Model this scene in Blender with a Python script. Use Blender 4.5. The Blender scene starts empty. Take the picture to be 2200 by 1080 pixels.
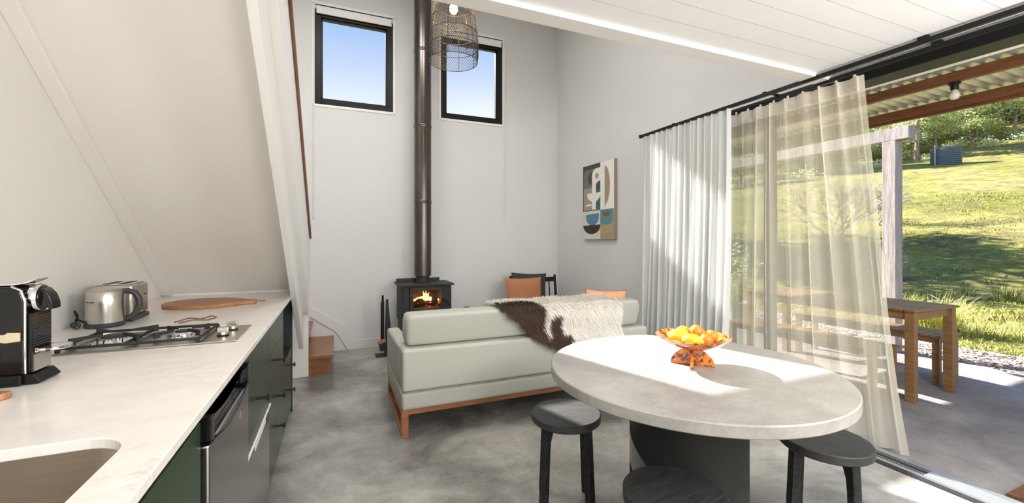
import bpy, math, random
from mathutils import Vector, Matrix, noise
R = math.radians
sc = bpy.context.scene
COL = sc.collection
random.seed(7)

# ------------------------------------------------------------------ materials
def _nodes(name):
    m = bpy.data.materials.new(name); m.use_nodes = True
    nt = m.node_tree
    b = nt.nodes['Principled BSDF']
    return m, nt, b

def _coord(nt, scale=(1, 1, 1)):
    tc = nt.nodes.new('ShaderNodeTexCoord'); mp = nt.nodes.new('ShaderNodeMapping')
    mp.inputs['Scale'].default_value = scale
    nt.links.new(tc.outputs['Object'], mp.inputs['Vector'])
    return mp.outputs['Vector']

def _noise(nt, vec, scale, detail=4, rough=.55, dist=0):
    n = nt.nodes.new('ShaderNodeTexNoise')
    n.inputs['Scale'].default_value = scale; n.inputs['Detail'].default_value = detail
    n.inputs['Roughness'].default_value = rough; n.inputs['Distortion'].default_value = dist
    nt.links.new(vec, n.inputs['Vector'])
    return n.outputs['Fac']

def _ramp(nt, fac, stops):
    r = nt.nodes.new('ShaderNodeValToRGB')
    e = r.color_ramp.elements
    while len(e) < len(stops): e.new(.5)
    for i, (p, c) in enumerate(stops):
        e[i].position = p
        e[i].color = (c[0], c[1], c[2], 1) if not isinstance(c, (int, float)) else (c, c, c, 1)
    nt.links.new(fac, r.inputs['Fac'])
    return r.outputs['Color']

def _mix(nt, fac, a, b, mode='MIX'):
    n = nt.nodes.new('ShaderNodeMix'); n.data_type = 'RGBA'; n.blend_type = mode
    if isinstance(fac, (int, float)): n.inputs[0].default_value = fac
    else: nt.links.new(fac, n.inputs[0])
    for v, i in ((a, 6), (b, 7)):
        if isinstance(v, tuple): n.inputs[i].default_value = (*v[:3], 1)
        else: nt.links.new(v, n.inputs[i])
    return n.outputs[2]

def _bump(nt, b, h, strength=.2, dist=.01):
    n = nt.nodes.new('ShaderNodeBump'); n.inputs['Strength'].default_value = strength
    n.inputs['Distance'].default_value = dist
    nt.links.new(h, n.inputs['Height']); nt.links.new(n.outputs['Normal'], b.inputs['Normal'])

def mat(name, col, rough=.5, metal=0, var=.07, scale=6, stretch=(1, 1, 1), bump=0, bscale=80, bd=.004, coat=0, spec=.5, trans=0):
    m, nt, b = _nodes(name)
    v = _coord(nt, stretch)
    f = _noise(nt, v, scale)
    lo = tuple(max(0, c * (1 - var)) for c in col); hi = tuple(min(1, c * (1 + var)) for c in col)
    nt.links.new(_ramp(nt, f, [(.3, lo), (.7, hi)]), b.inputs['Base Color'])
    b.inputs['Roughness'].default_value = rough; b.inputs['Metallic'].default_value = metal
    b.inputs['Specular IOR Level'].default_value = spec
    b.inputs['Coat Weight'].default_value = coat; b.inputs['Coat Roughness'].default_value = .1
    b.inputs['Transmission Weight'].default_value = trans
    if bump: _bump(nt, b, _noise(nt, _coord(nt, stretch), bscale, 3), bump, bd)
    return m

def wood(name, c1, c2, rough=.45, scale=5, stretch=(1, 12, 12), bump=.1, coat=0, spec=.5):
    m, nt, b = _nodes(name)
    v = _coord(nt, stretch)
    f = _noise(nt, v, scale, 5, .6, .6)
    f2 = _noise(nt, _coord(nt, tuple(s * 4 for s in stretch)), scale, 3, .5)
    c = _ramp(nt, f, [(.32, c1), (.68, c2)])
    c = _mix(nt, .35, c, _ramp(nt, f2, [(.35, .35), (.65, 1.0)]), 'MULTIPLY')
    nt.links.new(c, b.inputs['Base Color'])
    b.inputs['Roughness'].default_value = rough
    b.inputs['Coat Weight'].default_value = coat; b.inputs['Specular IOR Level'].default_value = spec
    if bump: _bump(nt, b, f2, bump, .003)
    return m

def emit(name, col, s):
    m, nt, b = _nodes(name)
    b.inputs['Base Color'].default_value = (*col, 1)
    b.inputs['Emission Color'].default_value = (*col, 1); b.inputs['Emission Strength'].default_value = s
    return m

def glass(name, tint=(1, 1, 1), refl=.08):
    m = bpy.data.materials.new(name); m.use_nodes = True; nt = m.node_tree; nt.nodes.clear()
    o = nt.nodes.new('ShaderNodeOutputMaterial'); mx = nt.nodes.new('ShaderNodeMixShader')
    t = nt.nodes.new('ShaderNodeBsdfTransparent'); g = nt.nodes.new('ShaderNodeBsdfGlossy')
    t.inputs['Color'].default_value = (*tint, 1); g.inputs['Roughness'].default_value = .02
    mx.inputs[0].default_value = refl
    nt.links.new(t.outputs[0], mx.inputs[1]); nt.links.new(g.outputs[0], mx.inputs[2]); nt.links.new(mx.outputs[0], o.inputs[0])
    return m

def cloth(name, col, opac=1.0, transl=.35, scale=500, weave=.12, opvar=0):
    m = bpy.data.materials.new(name); m.use_nodes = True; nt = m.node_tree; nt.nodes.clear()
    o = nt.nodes.new('ShaderNodeOutputMaterial'); mx = nt.nodes.new('ShaderNodeMixShader')
    d = nt.nodes.new('ShaderNodeBsdfDiffuse'); t = nt.nodes.new('ShaderNodeBsdfTranslucent')
    f = _noise(nt, _coord(nt, (1, .35, 1)), scale * .3, 2)
    c = _ramp(nt, f, [(.3, tuple(k * (1 - weave) for k in col)), (.7, tuple(min(1, k * (1 + weave)) for k in col))])
    nt.links.new(c, d.inputs['Color']); nt.links.new(c, t.inputs['Color'])
    mx.inputs[0].default_value = transl
    nt.links.new(d.outputs[0], mx.inputs[1]); nt.links.new(t.outputs[0], mx.inputs[2])
    out = mx.outputs[0]
    if opac < 1:
        m2 = nt.nodes.new('ShaderNodeMixShader'); tr = nt.nodes.new('ShaderNodeBsdfTransparent')
        f2 = _noise(nt, _coord(nt, (1, .12, 1.6)), 160, 3, .7)
        r = nt.nodes.new('ShaderNodeMapRange')
        r.inputs['To Min'].default_value = max(0, opac - opvar); r.inputs['To Max'].default_value = min(1, opac + opvar)
        r.inputs['From Min'].default_value = .3; r.inputs['From Max'].default_value = .7
        nt.links.new(f2, r.inputs['Value']); nt.links.new(r.outputs[0], m2.inputs[0])
        nt.links.new(tr.outputs[0], m2.inputs[1]); nt.links.new(out, m2.inputs[2]); out = m2.outputs[0]
    nt.links.new(out, o.inputs[0])
    return m

def concrete(name, dark, light, rough=.35, s=1.0, stain=None):
    m, nt, b = _nodes(name)
    v = _coord(nt)
    f = _noise(nt, v, 1.3 * s, 8, .62, .5)
    c = _ramp(nt, f, [(.36, dark), (.62, light)])
    f2 = _noise(nt, v, 7 * s, 8, .7, .3)
    c = _mix(nt, .55, c, _ramp(nt, f2, [(.32, .55), (.62, 1.0)]), 'MULTIPLY')
    f3 = _noise(nt, v, 60 * s, 3)
    c = _mix(nt, .25, c, _ramp(nt, f3, [(.35, .6), (.55, 1.0)]), 'MULTIPLY')
    if stain:
        f4 = _noise(nt, v, .9 * s, 4, .6, .4)
        c = _mix(nt, _ramp(nt, f4, [(.5, 0), (.7, .7)]), c, stain)
    nt.links.new(c, b.inputs['Base Color'])
    b.inputs['Roughness'].default_value = rough
    _bump(nt, b, f2, .06, .004)
    return m

M = {}
M['wall_white'] = mat('wall_white_paint', (.83, .81, .775), .6, var=.015, scale=1.5, bump=.03, bscale=200)
M['wall_grey'] = mat('wall_grey_paint', (.66, .66, .655), .65, var=.02, scale=1.5, bump=.03, bscale=200)
M['white'] = mat('white_gloss_paint', (.80, .79, .77), .4, var=.01)
M['ceil'] = mat('white_ceiling_paint', (.90, .90, .91), .55, var=.01)
M['floor'] = concrete('polished_concrete', (.155, .15, .137), (.47, .455, .42), .24)
M['patio'] = concrete('patio_concrete', (.195, .172, .166), (.34, .31, .30), .8, .8, (.24, .175, .14))
M['green'] = mat('green_cabinet_paint', (.018, .040, .019), .25, var=.06, scale=3, spec=.22)
M['carcass'] = mat('dark_green_board', (.012, .022, .018), .5)
M['black'] = mat('black_powdercoat', (.010, .010, .010), .4, var=.1, spec=.25)
M['blackgloss'] = mat('black_gloss_plastic', (.006, .006, .007), .12, var=.1, coat=.1, spec=.35)
M['blackmatte'] = mat('black_iron', (.018, .018, .019), .6, var=.15, scale=30)
M['steel'] = mat('brushed_steel', (.55, .53, .49), .28, 1, var=.06, scale=8, stretch=(1, 1, 40))
M['steel_h'] = mat('brushed_sink_steel', (.52, .47, .40), .38, 1, var=.08, scale=8, stretch=(1, 12, 12))
M['dark_steel'] = mat('stainless_door', (.40, .39, .37), .25, 1, var=.06, scale=6, stretch=(1, 40, 1))
M['chrome'] = mat('chrome', (.78, .78, .78), .08, 1, var=.02)
M['greyplastic'] = mat('charcoal_plastic', (.035, .04, .045), .4)
M['flue'] = mat('bronzed_flue_metal', (.125, .108, .098), .27, 1, var=.2, scale=3, stretch=(1, 1, .6))
M['board'] = wood('chopping_board_timber', (.34, .15, .06), (.52, .27, .12), .5, 7, (1, 8, 8))
M['oak'] = wood('oak_stair_timber', (.22, .085, .028), (.36, .15, .055), .4, 4, (1.5, 8, 8), coat=.2)
M['oakrail'] = wood('stained_rail_timber', (.20, .08, .04), (.33, .14, .07), .4, 4, (10, 1.5, 1.5))
M['teak'] = wood('sofa_frame_timber', (.30, .10, .035), (.45, .17, .07), .35, 4, (1, 10, 10), coat=.2)
M['patio_wood'] = wood('oiled_outdoor_timber', (.17, .085, .032), (.30, .165, .07), .5, 4, (10, 1, 10))
M['beam'] = wood('red_brown_beam_timber', (.13, .045, .018), (.26, .095, .035), .4, 3, (10, .8, 10), coat=.2)
M['greypost'] = wood('weathered_grey_timber', (.26, .23, .22), (.48, .44, .43), .85, 4, (10, 10, .8), .3)
M['stoolwood'] = wood('black_stained_timber', (.008, .009, .0095), (.034, .035, .036), .36, 6, (1.5, 12, 12), .3, spec=.25)
M['stoolseat'] = wood('black_stained_seat', (.014, .0145, .015), (.045, .046, .046), .62, 6, (1.5, 12, 12), .3, spec=.55)
M['sofa'] = mat('pale_sage_wool', (.47, .47, .42), .9, var=.10, scale=260, bump=.25, bscale=420, bd=.003)
M['bolster'] = M['sofa']; M['sofa_seam'] = mat('sage_piping', (.30, .31, .27), .9)
M['cream_fur'] = mat('cream_fur', (.97, .92, .85), .85, var=.06)
M['brown_fur'] = mat('brown_fur', (.075, .045, .032), .8, var=.25, scale=12)
M['rust'] = mat('rust_linen', (.40, .17, .075), .9, var=.05, scale=60, bump=.2, bscale=300)
M['peach'] = mat('tan_linen', (.66, .34, .18), .9, var=.05, scale=60, bump=.2, bscale=300)
M['velvet'] = mat('dark_green_velvet', (.022, .032, .026), .8, var=.35, scale=14)
M['table'] = concrete('pale_concrete_tabletop', (.33, .315, .29), (.41, .395, .365), .38, 1.2)
M['drum'] = mat('charcoal_painted_drum', (.020, .021, .020), .55, var=.08, scale=20, spec=.15)
M['curtain'] = cloth('pale_grey_curtain', (.78, .79, .79), 1, .30, 400, .04)
M['sheer'] = cloth('cream_sheer_linen', (1.0, .94, .81), .57, .58, 500, .05, .05)
M['sheer_band'] = cloth('cream_sheer_header', (.95, .89, .79), .82, .5, 500, .06, .08)
M['glass'] = glass('window_glass', (1, 1, 1), .0004)
M['doorglass'] = glass('door_glass', (.93, .95, .94), .07)
M['stoveglass'] = glass('stove_glass', (.8, .75, .7), .05)
M['flame'] = emit('flame', (1, .45, .12), 7)
M['flame_core'] = emit('flame_core', (1, .75, .35), 14)
M['ember'] = emit('ember', (1, .14, .03), .9)
M['log'] = mat('charred_log', (.06, .035, .02), .9, var=.4, scale=30)
M['fire_brick'] = mat('sooty_firebrick', (.30, .21, .12), .9, var=.35, scale=9)
M['bulb'] = emit('lit_bulb', (1, .72, .38), 18)
M['bulb_off'] = mat('frosted_bulb', (.75, .72, .6), .3, var=.02)
M['wire'] = mat('black_wire', (.02, .02, .022), .5)
M['copper'] = mat('copper_ring', (.17, .085, .05), .45, .5)
M['blind'] = mat('white_blind_fabric', (.82, .82, .80), .7, var=.01)
M['alu'] = mat('silver_aluminium', (.62, .63, .64), .35, .9, var=.05)
M['roofmetal'] = mat('corrugated_zinc', (.66, .67, .60), .38, .65, var=.12, scale=14)
M['fascia'] = mat('fascia_paint', (.80, .80, .70), .6)
M['orange'] = mat('orange_peel', (.72, .19, .012), .4, var=.05, scale=20, bump=.3, bscale=180)
M['lemon'] = mat('lemon_peel', (.74, .44, .025), .4, var=.06, scale=15, bump=.3, bscale=120)
M['mat'] = mat('coir_mat', (.13, .06, .025), .95, var=.4, scale=60, bump=.6, bscale=200)
M['wicker'] = wood('brown_cane', (.16, .10, .065), (.30, .2, .13), .6, 8, (1, 1, 1))
M['tank'] = mat('blue_grey_tank_steel', (.12, .145, .19), .5, .2, var=.12, scale=2)
M['bark'] = wood('eucalypt_bark', (.20, .14, .11), (.52, .42, .35), .9, 2, (3, 3, .6), .5)
M['deadwood'] = mat('grey_dead_wood', (.45, .42, .37), .9, var=.25, scale=10)
M['leaf'] = mat('eucalypt_leaf', (.20, .29, .11), .55, var=.45, scale=1.1)
M['leaf2'] = mat('olive_leaf', (.29, .37, .17), .55, var=.4, scale=1.1)
M['leaf3'] = mat('deep_leaf', (.10, .16, .06), .6, var=.4, scale=1.1)
def leafmat(name, col):
    m = cloth(name, col, 1, .45, 3, .35); return m
for k_, c_ in (('leaf', (.62, .67, .38)), ('leaf2', (.72, .74, .50)), ('leaf3', (.46, .54, .27))): M[k_] = leafmat('gum_' + k_, c_)
M['pot'] = mat('pale_stone_pot', (.5, .5, .46), .7)
M['mulch'] = mat('bark_mulch', (.30, .24, .21), .95, var=.5, scale=18, bump=.6, bscale=40, bd=.03)
M['chip'] = mat('mulch_chip', (.42, .34, .30), .95, var=.45, scale=4)

def tortoise():
    m, nt, b = _nodes('amber_tortoiseshell_resin')
    v = _coord(nt)
    f = _noise(nt, v, 32, 4, .6, 1.2)
    c = _ramp(nt, f, [(.40, (.03, .012, .008)), (.48, (.42, .10, .015)), (.60, (.82, .27, .03))])
    nt.links.new(c, b.inputs['Base Color']); b.inputs['Roughness'].default_value = .12
    b.inputs['Coat Weight'].default_value = .6
    b.inputs['Subsurface Weight'].default_value = 0
    return m
M['resin'] = tortoise()

def quartz():
    m, nt, b = _nodes('white_veined_quartz')
    v = _coord(nt, (1, 1.6, 1))
    f = _noise(nt, v, 3.2, 8, .72, 1.4)
    n = nt.nodes.new('ShaderNodeMath'); n.operation = 'SUBTRACT'; n.inputs[1].default_value = .5; nt.links.new(f, n.inputs[0])
    a = nt.nodes.new('ShaderNodeMath'); a.operation = 'ABSOLUTE'; nt.links.new(n.outputs[0], a.inputs[0])
    vein = _ramp(nt, a.outputs[0], [(.0, 1.0), (.012, 0.0)])
    mask = _ramp(nt, _noise(nt, v, 2.3, 3), [(.50, 0.0), (.68, .65)])
    k = _mix(nt, 1, vein, mask, 'MULTIPLY')
    base = _ramp(nt, _noise(nt, v, 9, 5), [(.35, (.80, .755, .71)), (.65, (.86, .82, .78))])
    nt.links.new(_mix(nt, k, base, (.40, .33, .27)), b.inputs['Base Color'])
    b.inputs['Roughness'].default_value = .22
    return m
M['quartz'] = quartz()

def grassmat():
    m, nt, b = _nodes('pasture_grass')
    v = _coord(nt)
    f = _noise(nt, v, .16, 6, .6, .3)
    c = _ramp(nt, f, [(.33, (.27, .29, .065)), (.5, (.40, .385, .11)), (.68, (.47, .41, .19))])
    f2 = _noise(nt, v, 3.5, 8, .75)
    f3 = _noise(nt, v, .9, 7, .7, .4)
    c = _mix(nt, _ramp(nt, f3, [(.34, .9), (.56, 0.0)]), c, (.20, .165, .085))
    c = _mix(nt, .7, c, _ramp(nt, f2, [(.34, .35), (.6, 1.0)]), 'MULTIPLY')
    nt.links.new(c, b.inputs['Base Color']); b.inputs['Roughness'].default_value = .95
    b.inputs['Specular IOR Level'].default_value = .1
    _bump(nt, b, f2, 1.0, .12)
    return m
M['ground'] = grassmat()
M['blade'] = mat('grass_blade', (.33, .36, .07), .7, var=.5, scale=.8)
M['blade_y'] = mat('dry_grass_blade', (.42, .38, .12), .7, var=.4, scale=2)
M['blade_d'] = mat('reed_blade', (.13, .14, .05), .7, var=.5, scale=1.5)

# ------------------------------------------------------------------ mesh helper
WORLD = set()
class MB:
    def __init__(s): s.v = []; s.f = []; s.mi = []
    def add(s, vs, fs, mi=0):
        o = len(s.v); s.v += [tuple(x) for x in vs]
        s.f += [tuple(i + o for i in f) for f in fs]; s.mi += [mi] * len(fs); return s
    def box(s, x0, x1, y0, y1, z0, z1, mi=0):
        return s.add([(x0, y0, z0), (x1, y0, z0), (x1, y1, z0), (x0, y1, z0), (x0, y0, z1), (x1, y0, z1), (x1, y1, z1), (x0, y1, z1)],
                     [(0, 3, 2, 1), (4, 5, 6, 7), (0, 1, 5, 4), (1, 2, 6, 5), (2, 3, 7, 6), (3, 0, 4, 7)], mi)
    def prism(s, pts, a, lo, hi, mi=0):
        # polygon in the plane normal to axis a ('x': (y,z), 'y': (x,z), 'z': (x,y))
        def P(p, h):
            return {'x': (h, p[0], p[1]), 'y': (p[0], h, p[1]), 'z': (p[0], p[1], h)}[a]
        n = len(pts)
        vs = [P(p, lo) for p in pts] + [P(p, hi) for p in pts]
        fs = [tuple(range(n))[::-1], tuple(range(n, 2 * n))] + [(i, (i + 1) % n, n + (i + 1) % n, n + i) for i in range(n)]
        area = sum(pts[i][0] * pts[(i + 1) % n][1] - pts[(i + 1) % n][0] * pts[i][1] for i in range(n))
        if (area < 0) != (a == 'y'): fs = [f[::-1] for f in fs]
        return s.add(vs, fs, mi)
    def tube(s, path, r, n=8, closed=False, caps=True, mi=0, flat=None):
        P = [Vector(p) for p in path]; k = len(P)
        rs = r if isinstance(r, (list, tuple)) else [r] * k
        vs = []; fs = []; up = None
        for i in range(k):
            if closed: t = (P[(i + 1) % k] - P[i - 1])
            else: t = P[min(i + 1, k - 1)] - P[max(i - 1, 0)]
            if t.length < 1e-9: t = Vector((0, 0, 1))
            t.normalize()
            if up is None:
                up = Vector((0, 0, 1)) if abs(t.z) < .9 else Vector((1, 0, 0))
            u = up - t * up.dot(t)
            if u.length < 1e-6: u = Vector((1, 0, 0)) - t * t.x
            u.normalize(); w = t.cross(u); up = u
            for j in range(n):
                a = 2 * math.pi * j / n + (math.pi / 4 if n == 4 else 0)
                ru = rs[i]; rw = rs[i] if flat is None else rs[i] * flat
                vs.append(P[i] + u * (math.cos(a) * ru) + w * (math.sin(a) * rw))
        m = k if closed else k - 1
        for i in range(m):
            for j in range(n):
                a, b = i * n, ((i + 1) % k) * n; j2 = (j + 1) % n
                fs.append((a + j, a + j2, b + j2, b + j))
        if caps and not closed:
            fs.append(tuple(range(n))[::-1]); fs.append(tuple((k - 1) * n + j for j in range(n)))
        return s.add(vs, fs, mi)
    def bar(s, p0, p1, w, h=None, mi=0):
        # rectangular bar
        p0, p1 = Vector(p0), Vector(p1); t = (p1 - p0).normalized(); h = h or w
        up = Vector((0, 0, 1)) if abs(t.z) < .95 else Vector((0, 1, 0))
        u = t.cross(up).normalized() * (w / 2); q = u.cross(t).normalized() * (h / 2)
        vs = [p0 - u - q, p0 + u - q, p0 + u + q, p0 - u + q, p1 - u - q, p1 + u - q, p1 + u + q, p1 - u + q]
        return s.add(vs, [(0, 1, 2, 3), (7, 6, 5, 4), (0, 4, 5, 1), (1, 5, 6, 2), (2, 6, 7, 3), (3, 7, 4, 0)], mi)
    def lathe(s, prof, c=(0, 0, 0), n=32, mi=0, sx=1, sy=1):
        vs = []; fs = []; k = len(prof)
        for r, z in prof:
            for j in range(n):
                a = 2 * math.pi * j / n
                vs.append((c[0] + r * math.cos(a) * sx, c[1] + r * math.sin(a) * sy, c[2] + z))
        for i in range(k - 1):
            for j in range(n):
                j2 = (j + 1) % n
                fs.append((i * n + j, i * n + j2, (i + 1) * n + j2, (i + 1) * n + j))
        if prof[0][0] > 1e-5: fs.append(tuple(range(n))[::-1])
        if prof[-1][0] > 1e-5: fs.append(tuple((k - 1) * n + j for j in range(n)))
        return s.add(vs, fs, mi)
    def grid(s, fn, nu, nv, mi=0, mf=None):
        vs = [fn(i / nu, j / nv) for j in range(nv + 1) for i in range(nu + 1)]; w = nu + 1
        o = len(s.v); s.v += [tuple(x) for x in vs]
        for j in range(nv):
            for i in range(nu):
                s.f.append(tuple(o + k for k in (j * w + i, j * w + i + 1, (j + 1) * w + i + 1, (j + 1) * w + i)))
                s.mi.append(mf((i + .5) / nu, (j + .5) / nv) if mf else mi)
        return s
    def xform(s, mtx):
        s.v = [tuple(mtx @ Vector(v)) for v in s.v]; return s
    def build(s, name, m, parent=None, smooth=None, bevel=0, seg=2, subd=0, label=None, solid=0):
        me = bpy.data.meshes.new(name)
        off = Vector((0, 0, 0))
        if parent is not None:
            r = parent
            while r.parent: r = r.parent
            if r.name in WORLD: off = r.location
        me.from_pydata([(v[0] - off[0], v[1] - off[1], v[2] - off[2]) for v in s.v], [], s.f)
        for q in (m if isinstance(m, (list, tuple)) else [m]): me.materials.append(q)
        if any(s.mi): me.polygons.foreach_set('material_index', s.mi)
        me.update()
        o = bpy.data.objects.new(name, me); COL.objects.link(o)
        if parent is not None: o.parent = parent
        if smooth is not None:
            me.shade_smooth(); me.set_sharp_from_angle(angle=R(smooth))
        if bevel:
            b = o.modifiers.new('edge', 'BEVEL'); b.width = bevel; b.segments = seg; b.limit_method = 'ANGLE'; b.angle_limit = R(40)
            if smooth is None and seg > 2: me.shade_smooth(); me.set_sharp_from_angle(angle=R(50))
        if subd:
            b = o.modifiers.new('sub', 'SUBSURF'); b.levels = subd; b.render_levels = subd
        if solid:
            b = o.modifiers.new('thick', 'SOLIDIFY'); b.thickness = solid; b.offset = 0
        if label: o['label'] = label
        return o

def tag(o, label, cat, group=None):
    o['label'] = label; o['category'] = cat
    if group: o['group'] = group
    return o
def struct(o, label=None, cat=None):
    o['kind'] = 'structure'
    if label: o['label'] = label
    if cat: o['category'] = cat
    return o
def thing(name, label, cat, loc=(0, 0, 0), rz=0, group=None, world=True):
    o = bpy.data.objects.new(name, None); COL.objects.link(o)
    o.location = loc; o.rotation_euler = (0, 0, rz); o.empty_display_size = .1
    tag(o, label, cat, group)
    if world: WORLD.add(o.name)
    return o
def dup(root, loc, rz=None, label=None):
    r = root.copy(); COL.objects.link(r); r.location = loc
    if rz is not None: r.rotation_euler = (0, 0, rz)
    if label: r['label'] = label
    for ch in list(root.children):
        c = ch.copy(); COL.objects.link(c); c.parent = r
        for g in list(ch.children):
            d = g.copy(); COL.objects.link(d); d.parent = c
    return r
def arc(cx, cy, r, a0, a1, n):
    return [(cx + r * math.cos(R(a0 + (a1 - a0) * i / n)), cy + r * math.sin(R(a0 + (a1 - a0) * i / n))) for i in range(n + 1)]
def text(body, name, m, parent, mtx, size, extrude=.0003):
    cu = bpy.data.curves.new(name, 'FONT'); cu.body = body; cu.size = size; cu.extrude = extrude
    cu.align_x = 'CENTER'; cu.align_y = 'CENTER'; cu.materials.append(m)
    o = bpy.data.objects.new(name, cu); COL.objects.link(o)
    bpy.context.view_layer.update()
    me = bpy.data.meshes.new_from_object(o.evaluated_get(bpy.context.evaluated_depsgraph_get()))
    bpy.data.objects.remove(o); bpy.data.curves.remove(cu)
    o = bpy.data.objects.new(name, me); COL.objects.link(o); o.parent = parent
    o.matrix_local = mtx
    return o

# ------------------------------------------------------------------ camera
ANG = math.atan(377 / 900)
cd = bpy.data.cameras.new('camera'); cam = bpy.data.objects.new('camera', cd); COL.objects.link(cam)
cam.location = (0, 0, 1.29); cam.rotation_euler = (R(90), 0, -ANG)
cd.sensor_fit = 'HORIZONTAL'; cd.sensor_width = 36; cd.lens = 36 * 900 / 2200; cd.shift_y = -27 / 2200
cd.clip_start = .02; cd.clip_end = 500
sc.camera = cam

# ------------------------------------------------------------------ the room
XL, XR, YB, YF = -1.09, 2.90, 5.25, -2.6     # left wall, right wall, back wall, wall behind
ZT = 4.32
struct(MB().box(XL - .2, XR + .1, YF - .2, YB + .2, -.15, 0).build('floor', M['floor']), 'polished grey concrete floor of the room')
struct(MB().box(XL - .2, XL, YF, YB, 0, ZT + .6).build('wall_left', M['wall_white']), 'off-white wall behind the worktop')
# back wall around two high windows
wb = MB()
W1, W2, WZ = (-.235, .640), (1.215, 2.068), (2.815, 3.96)
xs = [XL, W1[0], W1[1], W2[0], W2[1], XR + .15]
wb.box(XL - .2, XR + .15, YB, YB + .16, 0, WZ[0]); wb.box(XL - .2, XR + .15, YB, YB + .16, WZ[1], ZT + .6)
for a, b in ((XL - .2, W1[0]), (W1[1], W2[0]), (W2[1], XR + .15)): wb.box(a, b, YB, YB + .16, WZ[0], WZ[1])
struct(wb.build('wall_back', M['wall_grey']), 'pale grey end wall with two high windows')
# right wall with a wide door opening
DZ = 2.285; DY = 3.42
w = MB(); w.box(XR, XR + .15, DY, YB, 0, ZT + .6); w.box(XR, XR + .15, YF, DY, DZ, ZT + .6); w.box(XR, XR + .15, YF - .2, -1.9, 0, DZ)
struct(w.build('wall_right', M['wall_grey']), 'grey side wall with the wide door opening')
struct(MB().box(XL - .2, XR + .15, YF - .2, YF, 0, ZT + .6).build('wall_front', M['wall_white']))
c = MB(); c.box(XL - .2, XR + .15, YF - .2, YB + .16, ZT + .6, ZT + .7)
c.prism([(XR, ZT), (XR, ZT + .6), (XL, ZT + .6), (XL, ZT + .5)], 'y', 1.8, YB)
struct(c.build('ceiling', M['ceil']), 'high white ceiling over the sitting area')
# loft slab with lined underside
LZ, LY = 2.30, 1.72
c = MB(); c.box(-.19, XR, YF, LY, LZ, LZ + .22)
lo = struct(c.build('ceiling_loft', M['ceil']), 'white lined ceiling under the loft')
c = MB()
for k in range(28):
    y = 1.502 - .1275 * k
    c.box(-.19, XR - .01, y - .0022, y + .0022, LZ - .0003, LZ)
q = c.build('board_joints', mat('shadow_line', (.62, .62, .61), .7), lo)
t = MB().box(-.19, XR, LY - .085, LY + .012, LZ - .022, LZ + .24).build('trim_1', M['white'], bevel=.003); struct(t, 'white edge trim of the loft')

# windows
def window(n, x0, x1):
    z0, z1 = 2.825, 3.895
    f = MB(); o = .066; ya, yb = YB + .02, YB + .085
    f.box(x0, x0 + o, ya, yb, z0, z1); f.box(x1 - o, x1, ya, yb, z0, z1)
    f.box(x0 + o, x1 - o, ya, yb, z0, z0 + o); f.box(x0 + o, x1 - o, ya, yb, z1 - o, z1)
    fr = struct(f.build('window_%d' % n, M['black'], bevel=.003), 'black framed high window')
    s = MB(); q = .018
    s.box(x0 + o, x0 + o + q, ya + .02, yb, z0 + o, z1 - o); s.box(x1 - o - q, x1 - o, ya + .02, yb, z0 + o, z1 - o)
    s.box(x0 + o, x1 - o, ya + .02, yb, z0 + o, z0 + o + q); s.box(x0 + o, x1 - o, ya + .02, yb, z1 - o - q, z1 - o)
    s.build('window_sash', M['black'], fr)
    MB().box(x0 + o, x1 - o, ya + .04, ya + .045, z0 + o, z1 - o).build('window_pane', M['glass'], fr)
    # white square-set reveal lining
    r = MB(); a = .028
    r.box(x0 - a, x0, YB - .008, YB + .12, z0 - .02, WZ[1] + .01); r.box(x1, x1 + a, YB - .008, YB + .12, z0 - .02, WZ[1] + .01)
    r.box(x0, x1, YB - .008, YB + .12, z0 - .03, z0); r.box(x0 - a, x1 + a, YB - .008, YB + .12, WZ[1], WZ[1] + .03)
    r.box(x0, x1, yb - .02, YB + .12, z1, WZ[1])
    r.build('window_trim', M['white'], fr, bevel=.002)
window(1, -.229, .634); window(2, 1.221, 2.062)
def blind(x0, x1, cx, label, cz):
    t = thing('roller_blind', label, 'blind', ((x0 + x1) / 2, YB, 3.9), group='roller blinds over the high windows')
    MB().tube([(x0 + .015, YB + .012, 3.935), (x1 - .015, YB + .012, 3.935)], .019, 16).build('roller', M['blind'], t, 40)
    MB().box(x0 + .02, x1 - .02, YB - .006, YB - .003, 3.872, 3.935).build('fabric', M['blind'], t)
    MB().box(x0 + .018, x1 - .018, YB - .012, YB + .002, 3.858, 3.876).build('bottom_bar', M['white'], t, bevel=.003)
    for x in (x0 + .006, x1 - .006): MB().box(x - .006, x + .006, YB - .008, YB + .03, 3.90, 3.955).build('bracket', M['alu'], t, bevel=.002)
    c = MB(); c.tube([(cx - .006, YB - .02, 3.93), (cx - .006, YB - .02, cz), (cx, YB - .02, cz - .012), (cx + .006, YB - .02, cz), (cx + .006, YB - .02, 3.93)], .0026, 6)
    c.lathe([(0, -.014), (.008, -.008), (.008, .008), (0, .014)], (cx, YB - .02, cz - .012), 8)
    c.build('cord', M['blind'], t, 60)
blind(-.229, .634, -.236, 'white rolled-up blind on the high window left of the flue', 1.56)
blind(1.221, 2.062, 2.085, 'white rolled-up blind on the high window behind the lamp', 1.58)

# baseboard of the back wall, stepping up beside the stair
b = MB(); b.prism([(XR, 0), (XR, .10), (.185, .106), (.079, .289), (-.249, .51), (-.6, .74), (-.6, .62), (-.249, .39), (-.005, .215), (.12, 0)], 'y', YB - .014, YB)
struct(b.build('baseboard_back', M['wall_grey'], bevel=.003), 'grey skirting stepping up beside the stair')
struct(MB().box(XR - .014, XR, DY, YB - .02, 0, .10).build('baseboard_right', M['wall_grey']))

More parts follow.
